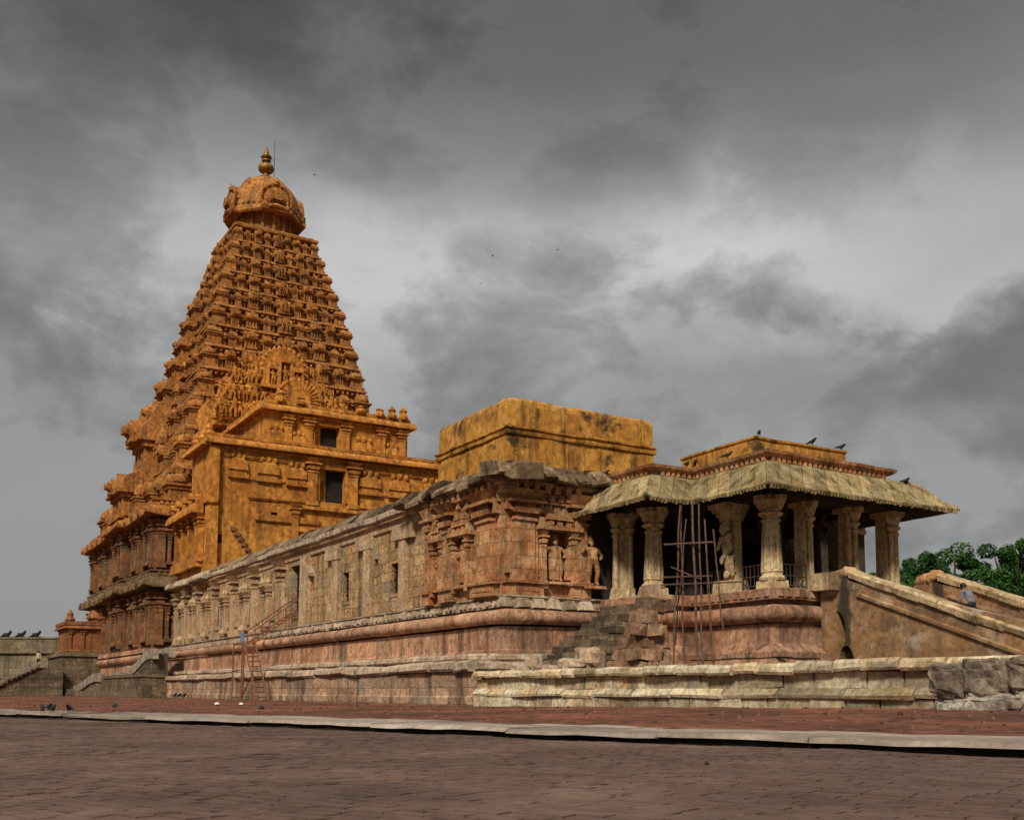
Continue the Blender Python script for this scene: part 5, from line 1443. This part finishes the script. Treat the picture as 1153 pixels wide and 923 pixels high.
def bull_data():
    J = [(0, 0, 0.34, 0.26), (0.45, 0, 0.36, 0.27), (0.75, 0, 0.52, 0.2), (0.95, 0, 0.78, 0.15), (1.18, 0, 0.72, 0.09), (-0.45, 0, 0.30, 0.24), (0.6, 0.25, 0.12, 0.12), (0.6, -0.25, 0.12, 0.12), (-0.4, 0.25, 0.12, 0.13), (-0.4, -0.25, 0.12, 0.13), (0.93, 0.12, 0.98, 0.05), (0.93, -0.12, 0.98, 0.05), (0.4, 0, 0.62, 0.14)]
    return skinned(J, [(0, 1), (1, 2), (2, 3), (3, 4), (0, 5), (1, 6), (1, 7), (5, 8), (5, 9), (3, 10), (3, 11), (1, 12)], 'bull', 1)
BD = bull_data()
bl = ['seated bull statue on the wall top, half cut off at the left edge', 'seated bull statue on the wall top, second from the left edge', 'seated bull statue in the middle of the row on the wall top', 'seated bull statue on the wall top, second from the shrine end', 'seated bull statue on the wall top nearest the shrine']
for k, px in enumerate((0.4, 2.0, 3.75, 5.5, 7.3)):
    b = MB(); q0 = 1.35+px
    b.T = lambda u, n, z: FC(u, n, z)
    s_ = 0.72
    b.box(q0-0.55, q0+0.6, -0.9, 0.0, 6.9, 7.05)
    b.add([(q0+x*s_, -0.45-y*s_, 7.02+z*s_*1.1) for x, y, z in BD[0]], BD[1])
    tag(b.build('bull_statue', 'stone_and_shade', smooth=60), bl[k], 'statue', 'bull statues on the enclosure wall')

# ================================================================ IRON STAIR, SCAFFOLD, RAILINGS
la = thing('iron_ladder', 'rusty iron step ladder on a frame reaching the tall hall window', 'ladder', (-59, 18.7, 0))
def bars(name, segs, r, mat='rust', parent=None, n=5):
    b = MB()
    for p, q in segs: b.tube(p, q, r, r, n)
    return b.build(name, mat, parent)
yA, yB = 18.35, 19.0
for y in (yA, yB): bars('rail', [((-57.6, y, 0), (-60.2, y, 3.35))], 0.055, parent=la)
for k in range(11):
    t = (k+0.6)/11.4; bars('tread', [((-57.6-2.6*t, yA, 3.35*t), (-57.6-2.6*t, yB, 3.35*t))], 0.038, parent=la)
for x, y in ((-62.4, yA), (-62.4, yB), (-60.6, yA), (-60.6, yB)):
    bars('post', [((x, y, 0), (x+0.1, y, 3.4))], 0.045, parent=la)
bars('brace', [((-62.4, yA, 1.7), (-60.6, yA, 1.75)), ((-62.4, yA, 1.5), (-60.6, yA, 0.2)), ((-62.4, yB, 0.2), (-60.6, yB, 1.6)), ((-62.4, yA, 0.15), (-62.4, yB, 0.15)), ((-62.4, yA, 3.3), (-60.2, yA, 3.35)), ((-62.4, yB, 3.3), (-60.2, yB, 3.35)), ((-60.4, yA, 3.4), (-60.4, yB, 3.4)), ((-62.4, yA, 3.3), (-62.4, yB, 3.3))], 0.035, parent=la)
for x in (-61.9, -60.5): bars('upper_rail', [((x, yB, 3.35), (x, 21.75, 5.35))], 0.045, parent=la); bars('upper_rail', [((x, yB, 4.1), (x, 21.75, 6.1))], 0.04, parent=la)
for k in range(9):
    t = (k+0.5)/9; bars('tread', [((-61.9, yB+2.75*t, 3.35+2*t), (-60.5, yB+2.75*t, 3.35+2*t))], 0.045, parent=la)
bars('brace', [((x, yB+2.75*t, 3.35+2*t), (x, yB+2.75*t, 4.1+2*t)) for x in (-61.9, -60.5) for t in (0.02, 0.35, 0.7, 1.0)], 0.035, parent=la)
b = MB(); b.box(-62.9, -62.2, 18.9, 18.93, 3.35, 4.05); b.build('sign_plate', 'blue', la, label='pale blue blank metal plate')

sc = thing('pole_scaffolding', 'thin wooden pole scaffolding tied before the porch pillars', 'scaffolding', (-30, 26.2, 1.2))
for p, q, r_ in (((-30.81, 26.0, 1.22), (-30.55, 26.3, 7.7), 0.055), ((-30.25, 26.1, 1.22), (-30.75, 26.5, 7.75), 0.05), ((-29.35, 26.0, 1.22), (-29.75, 26.2, 7.62), 0.07), ((-29.22, 26.1, 1.22), (-29.55, 26.35, 7.6), 0.05), ((-28.95, 26.4, 1.22), (-29.4, 26.5, 7.0), 0.05), ((-31.25, 26.5, 2.3), (-30.2, 26.3, 7.1), 0.04), ((-28.75, 26.7, 2.8), (-29.15, 26.7, 6.6), 0.045)):
    b = MB(); m_ = [tuple(Vector(p).lerp(Vector(q), t/6)+Vector((0.03*math.sin(t*2.1+p[0]), 0.02*math.cos(t*1.7), 0))) for t in range(7)]
    for a_, c_ in zip(m_, m_[1:]): b.tube(a_, c_, r_*0.68, r_*0.65, 6)
    b.build('pole', 'wood', sc)
for p, q, r_ in (((-31.25, 26.05, 6.22), (-28.5, 26.05, 5.98), 0.055), ((-31.4, 26.12, 4.95), (-28.6, 26.1, 4.74), 0.045), ((-31.5, 26.08, 4.66), (-27.3, 26.3, 4.42), 0.045), ((-30.9, 26.1, 5.3), (-29.3, 26.1, 4.7), 0.035)):
    b = MB(); b.tube(p, q, r_*0.7, r_*0.65, 6); b.build('crossbar', 'wood', sc)

def railing(x0, x1, y, label):
    t_ = thing('iron_railing', label, 'railing', ((x0+x1)/2, y, 4.38), 'railings between the porch pillars')
    for x in (x0, x1): bars('post', [((x, y, 4.38), (x, y, 5.5))], 0.045, 'steel', t_)
    for z in (4.6, 4.98, 5.42): bars('bar', [((x0, y, z), (x1, y, z))], 0.03, 'steel', t_)
    k = int((x1-x0)/0.22)
    for i in range(1, k): bars('baluster', [((x0+(x1-x0)*i/k, y, 4.6), (x0+(x1-x0)*i/k, y, 5.42))], 0.022, 'steel', t_, 4)
railing(-30.3, -29.2, 29.25, 'dark iron railing between the carved beast pillar and round corner pillar')
railing(-32.5, -31.5, 29.4, 'dark iron railing behind the scaffolding left of the beast pillar')
t_ = thing('iron_railing', 'dark iron railing on the right side of the round corner pillar', 'railing', (-28.7, 30.2, 4.38), 'railings between the porch pillars')
for y in (29.7, 31.0): bars('post', [((-28.6, y, 4.38), (-28.6, y, 5.5))], 0.045, 'steel', t_)
for z in (4.6, 4.98, 5.42): bars('bar', [((-28.6, 29.7, z), (-28.6, 31.0, z))], 0.03, 'steel', t_)
for i in range(1, 6): bars('baluster', [((-28.6, 29.7+1.3*i/6, 4.6), (-28.6, 29.7+1.3*i/6, 5.42))], 0.022, 'steel', t_, 4)

# ================================================================ PEOPLE
def person(loc, rz, h, J, E_, cloth, label, hairy=True):
    t_ = thing('person', label, 'person', (0, 0, 0))
    d = skinned(J, E_, 'body', 2)
    def bld(name, mat, test):
        pass
    b = MB(); b.add(d[0], d[1]); o = b.build('body', 'skin', t_, smooth=60)
    up, lo = M[cloth[0]], M[cloth[1]]
    o.data.materials.append(up); o.data.materials.append(lo)
    hip, neck = J[0][2]+0.02, J[2][2]+0.02
    for p in o.data.polygons:
        c = p.center; 
        if c.z > neck: p.material_index = 0
        elif c.z > hip: p.material_index = 0 if any((Vector(c)-Vector(J[q][:3])).length < 0.085 for q in hands) else 1
        elif c.z > 0.07: p.material_index = 0 if any((Vector(c)-Vector(J[q][:3])).length < 0.085 for q in hands) else 2
    hd = J[4]
    b = MB(); N1, N2 = 6, 10; vs = []
    for i in range(N1+1):
        th = math.pi*0.62*i/N1
        for j in range(N2):
            ph = 2*math.pi*j/N2
            vs.append((hd[0]+0.112*math.sin(th)*math.cos(ph), hd[1]-0.02*0+0.118*math.sin(th)*math.sin(ph)+0.025, hd[2]+0.03+0.125*math.cos(th)))
    b.add(vs, [(i*N2+j, i*N2+(j+1) % N2, (i+1)*N2+(j+1) % N2, (i+1)*N2+j) for i in range(N1) for j in range(N2)])
    b.build('hair', 'hair', t_, smooth=60)
    b = MB()
    b.lathe(hd[0], hd[1]-0.105, [(0.02, hd[2]-0.03), (0.022, hd[2]-0.02), (0.008, hd[2]+0.03)], 6); b.build('nose', 'skin', t_, smooth=60)
    t_.location = loc; t_.rotation_euler = (0, 0, rz); t_.scale = (h/1.72,)*3
    return t_
hands = (11, 15)
# facing -y, feet at z = 0; standing
JS = [(0, 0, 0.93, 0.15), (0, 0.0, 1.20, 0.135), (0, 0, 1.42, 0.13), (0, 0, 1.51, 0.055), (0, -0.02, 1.62, 0.098), (0, -0.01, 1.69, 0.07),
      (0.10, 0, 0.86, 0.10), (0.11, -0.02, 0.48, 0.068), (0.11, 0.0, 0.08, 0.045), (0.20, 0, 1.40, 0.062), (0.25, 0.02, 1.12, 0.046), (0.24, -0.08, 0.88, 0.036),
      (-0.10, 0, 0.86, 0.10), (-0.20, 0, 1.40, 0.062), (-0.25, 0.02, 1.12, 0.046), (-0.24, -0.08, 0.88, 0.036), (-0.11, 0.02, 0.48, 0.068), (-0.11, 0.0, 0.08, 0.045), (0.11, -0.14, 0.035, 0.04), (-0.11, -0.14, 0.035, 0.04)]
ES = [(0, 1), (1, 2), (2, 3), (3, 4), (4, 5), (0, 6), (6, 7), (7, 8), (8, 18), (2, 9), (9, 10), (10, 11), (0, 12), (12, 16), (16, 17), (17, 19), (2, 13), (13, 14), (14, 15)]
person((-116.0, 14.1, 2.86), R(60), 1.72, JS, ES, ('whitecloth', 'blackcloth'), 'person in a pale yellow shirt and dark trousers standing on the far left stairs')
# climbing, body bent forward
JC = [(0, 0.10, 0.92, 0.15), (0, -0.02, 1.17, 0.14), (0, -0.16, 1.37, 0.13), (0, -0.23, 1.45, 0.055), (0, -0.32, 1.53, 0.098), (0, -0.33, 1.60, 0.07),
      (0.10, 0.06, 0.85, 0.10), (0.11, -0.26, 0.62, 0.068), (0.11, -0.22, 0.26, 0.045), (0.20, -0.15, 1.34, 0.062), (0.24, -0.18, 1.06, 0.046), (0.22, -0.34, 0.86, 0.036),
      (-0.10, 0.06, 0.85, 0.10), (-0.20, -0.15, 1.34, 0.062), (-0.24, -0.10, 1.06, 0.046), (-0.22, -0.20, 0.84, 0.036), (-0.11, 0.06, 0.46, 0.068), (-0.11, 0.18, 0.08, 0.045), (0.11, -0.36, 0.225, 0.04), (-0.11, 0.04, 0.035, 0.04)]
person((-23.35, 33.7, 2.79), R(-100), 1.72, JC, ES, ('greycloth', 'blackcloth'), 'person in a grey shirt and dark trousers climbing the porch stairs bent forward')

# ================================================================ BIRDS
def crow_mesh():
    b = MB()
    J = [(0, 0, 0.16, 0.075), (0.10, 0, 0.20, 0.07), (0.17, 0, 0.27, 0.05), (0.24, 0, 0.26, 0.014), (-0.14, 0, 0.13, 0.045), (-0.30, 0, 0.10, 0.022), (0.02, 0.04, 0.06, 0.014), (0.03, 0.04, 0.0, 0.010), (0.02, -0.04, 0.06, 0.014), (0.03, -0.04, 0.0, 0.010)]
    d = skinned(J, [(0, 1), (1, 2), (2, 3), (0, 4), (4, 5), (0, 6), (6, 7), (0, 8), (8, 9)], 'crow', 1)
    me = bpy.data.meshes.new('perched_bird'); me.from_pydata(d[0], [], d[1]); me.materials.append(M['bird'])
    me.polygons.foreach_set('use_smooth', [True]*len(me.polygons)); return me
CROW = crow_mesh()
def bird_at(loc, rz, s, label, group, me=CROW, name='bird'):
    o = bpy.data.objects.new(name, me); C.objects.link(o); o.location = loc; o.rotation_euler = (0, 0, rz); o.scale = (s,)*3
    return tag(o, label, 'bird', group)
GC = 'crows on the slab path'
for (x, y, rz, lb) in ((-23.3, 2.95, 3.0, 'black crow on the slab path, leftmost of the group'), (-23.1, 3.12, 2.6, 'black crow pecking on the slab path beside the leftmost crow'), (-25.4, 3.35, 0.4, 'black crow on the path, set back behind the others'), (-23.0, 3.42, -0.6, 'black crow on the slab path, rightmost of the group')):
    bird_at((x, y, 0.10), rz, 0.6, lb, GC)
GP = 'birds perched on the porch roof'
for (p, rz, lb) in (((-36.0, 26.7, 9.83), 1.0, 'black bird at the left end of the porch roof edge'), ((-32.7, 28.55, 9.83), 2.0, 'black bird in the inner corner of the porch roof, left one of two'), ((-32.55, 28.85, 9.83), -0.5, 'black bird in the inner corner of the porch roof, right one of two'),
                    ((-30.6, 28.85, 9.83), 0.6, 'black bird on the roof frieze left of the porch corner'), ((-30.45, 30.5, 10.95), 2.2, 'black bird on the near corner of the low block on the porch roof'),
                    ((-30.45, 33.6, 10.95), 0.2, 'black bird in the middle of the low block on the porch roof'), ((-30.45, 35.4, 10.95), 1.2, 'black bird at the right part of the low block on the porch roof'), ((-27.9, 36.3, 9.1), 1.4, 'black bird on the eave at the right end of the porch')):
    bird_at(p, rz, 1.05, lb, GP)
GH = 'birds at the foot of the hall'
for x, lb in ((-80.0, 'small dark bird at the foot of the hall wall, leftmost of three'), (-78.6, 'small dark bird at the foot of the hall wall, middle of three'), (-77.2, 'small dark bird at the foot of the hall wall, rightmost of three')):
    bird_at((x, 19.2, 0.02), 0.5, 1.2, lb, GH)
b = MB()
b.add([(0.22, 0, 0), (0.05, 0.05, 0.02), (-0.12, 0.03, 0), (-0.26, 0.05, 0), (-0.26, -0.05, 0), (-0.12, -0.03, 0), (0.05, -0.05, 0.02), (0, 0, -0.05), (0.06, 0.30, 0.12), (-0.06, 0.62, 0.04), (-0.09, 0.28, 0.10), (0.06, -0.30, 0.12), (-0.06, -0.62, 0.04), (-0.09, -0.28, 0.10)],
      [(0, 1, 7), (1, 2, 7), (2, 3, 7), (3, 4, 7), (4, 5, 7), (5, 6, 7), (6, 0, 7), (0, 6, 1), (1, 6, 5, 2), (2, 5, 4, 3), (1, 8, 10, 2), (8, 9, 10), (6, 5, 13, 11), (11, 13, 12)])
FLY = bpy.data.meshes.new('flying_bird'); FLY.from_pydata(b.v, [], b.f); FLY.materials.append(M['bird'])
for p, rz, s_, lb in (((-60.45, 35.33, 30.8), 1.0, 0.42, 'distant flying bird in the sky left of the other near the picture centre'), ((-58.1, 39.2, 31.25), 2.0, 0.42, 'distant flying bird in the sky, rightmost and highest of the central ones'),
                      ((-60.9, 34.6, 28.8), 0.4, 0.32, 'distant flying bird in the sky, lowest of the central ones'), ((-67.0, 24.55, 36.75), 1.6, 0.4, 'distant flying bird in the sky just right of the tower dome')):
    bird_at(p, rz, s_, lb, 'birds flying in the sky', FLY, 'flying_bird')

# pebbles and chips lying about
for (x, y, z, s_, mt, lb) in ((-32.6, 6.1, 0.10, 0.07, 'bird', 'small dark stone at the back edge of the slab path'), (-40.7, 11.4, 0.0, 0.11, 'white', 'small white stone lying on the red earth, left of two'), (-40.2, 12.2, 0.0, 0.10, 'white', 'small white stone lying on the red earth below the ladder'),
                              (-31.8, 10.3, 0.0, 0.09, 'bird', 'dark pebble on the red earth right of the ladder'), (-5.83, 5.24, 0.01, 0.016, 'bird', 'small dark pebble on the brick paving')):
    b = MB(); b.lathe(0, 0, [(s_*0.5, -s_*0.3), (s_, 0.1*s_), (s_*0.8, s_*0.6), (s_*0.3, s_*0.9)], 8); b.v = [(x+p[0]*1.3, y+p[1], z+p[2]) for p in b.v]
    tag(b.build('pebble', mt, smooth=60, jit=0.02, jf=9), lb, 'stone')

# ================================================================ TREES
def tree(x, y, h, cw_, seed, label, name='leafy_tree', n_leaf=15000):
    h *= 1.13
    t_ = thing(name, label, 'tree', (x, y, 0), 'trees behind the porch')
    rs = np.random.RandomState(seed); rr = random.Random(seed)
    b = MB()
    b.tube((x, y, -0.2), (x+0.1, y, h*0.35), 0.38, 0.27, 8)
    tips = []
    for k in range(9):
        a = 2*math.pi*k/9+rr.uniform(-0.3, 0.3); e = rr.uniform(0.35, 1.0)*cw_*0.8
        p = Vector((x+0.1, y, h*rr.uniform(0.28, 0.36))); q = Vector((x+e*math.cos(a), y+e*math.sin(a), h*rr.uniform(0.55, 0.85)))
        mid = p.lerp(q, 0.5)+Vector((0, 0, h*0.05))
        b.tube(p, mid, 0.17, 0.11, 6); b.tube(mid, q, 0.11, 0.04, 6); tips.append(q)
    b.build('trunk', 'bark', t_)
    blobs = []
    for k in range(46):
        a = rs.uniform(0, 2*math.pi); r_ = cw_*math.sqrt(rs.uniform(0, 1))
        zt = h*(0.98-0.42*(r_/cw_)**2) - rs.uniform(0, 0.45)*h*0.6
        blobs.append((x+r_*math.cos(a), y+r_*math.sin(a), max(h*0.3, zt-0.6), rs.uniform(0.55, 1.15)*cw_*0.24))
    cen = np.array([q[:3] for q in blobs]); rad = np.array([q[3] for q in blobs])
    idx = rs.randint(0, len(blobs), n_leaf)
    d = rs.normal(size=(n_leaf, 3)); d /= np.linalg.norm(d, axis=1)[:, None]
    p = cen[idx]+d*(rad[idx]*rs.uniform(0.55, 1.12, n_leaf)**0.6)[:, None]*np.array([1, 1, 0.8])
    nrm = d+rs.normal(size=(n_leaf, 3))*0.6+np.array([0, 0, 0.5]); nrm /= np.linalg.norm(nrm, axis=1)[:, None]
    t1 = np.cross(nrm, rs.normal(size=(n_leaf, 3))); t1 /= np.linalg.norm(t1, axis=1)[:, None]; t2 = np.cross(nrm, t1)
    s_ = rs.uniform(0.06, 0.17, n_leaf)[:, None]
    V = np.stack([p-t1*s_, p+t2*s_*0.55+nrm*s_*0.15, p+t1*s_, p-t2*s_*0.55+nrm*s_*0.15], 1).reshape(-1, 3)
    F = (np.arange(n_leaf)[:, None]*4+np.arange(4)[None]).tolist()
    me = bpy.data.meshes.new('crown'); me.from_pydata(V.tolist(), [], F); me.materials.append(M['leaf'])
    o = bpy.data.objects.new('crown', me); C.objects.link(o); o.parent = t_; o.matrix_parent_inverse = Matrix.Translation((-x, -y, 0))
tree(-50.2, 61.8, 8.6, 2.0, 1, 'slim leafy green tree seen between the last porch pillars')
tree(-48.6, 64.4, 11.0, 3.3, 2, 'dense green tree right beside the last porch pillar')
tree(-47.6, 66.4, 10.6, 3.4, 3, 'dark green tree in the middle of the row behind the staircase')
tree(-46.3, 68.2, 10.3, 3.2, 4, 'bright green tree behind the climbing person')
tree(-45.2, 70.2, 11.3, 3.6, 5, 'tallest rounded green tree near the right edge')
tree(-43.7, 72.4, 11.0, 3.4, 6, 'green tree cut by the right edge of the picture')
tree(-52.0, 70.0, 9.6, 3.2, 7, 'far green tree mostly hidden by the porch pillar')

# gravel and broken brick scattered over the red earth
rr = random.Random(99); b = MB()
for k in range(1500):
    x = -rr.uniform(6, 75); y = rr.uniform(front_y(x)+2.9, 18.9)
    if y > 18.9: continue
    s_ = rr.uniform(0.015, 0.06)*(1.4 if rr.random() < 0.08 else 1)
    z = ground_z(x, y)-0.01; a = rr.uniform(0, 6.28)
    p = [(x+s_*q*math.cos(a+t), y+s_*q*math.sin(a+t), z+h_) for t, q, h_ in ((0, 1.3, -0.02), (1.5, 0.9, -0.02), (3.1, 1.2, -0.02), (4.6, 0.8, -0.02), (0.3, 0.7, s_*0.8), (1.7, 0.5, s_*0.9), (3.3, 0.6, s_*0.75), (4.8, 0.5, s_*0.8))]
    b.add(p, [(4, 5, 6, 7), (0, 1, 5, 4), (1, 2, 6, 5), (2, 3, 7, 6), (3, 0, 4, 7)])
gv = tag(b.build('gravel', 'rubblebits'), 'small stones and broken brick scattered over the red earth strip', 'gravel'); gv['kind'] = 'stuff'
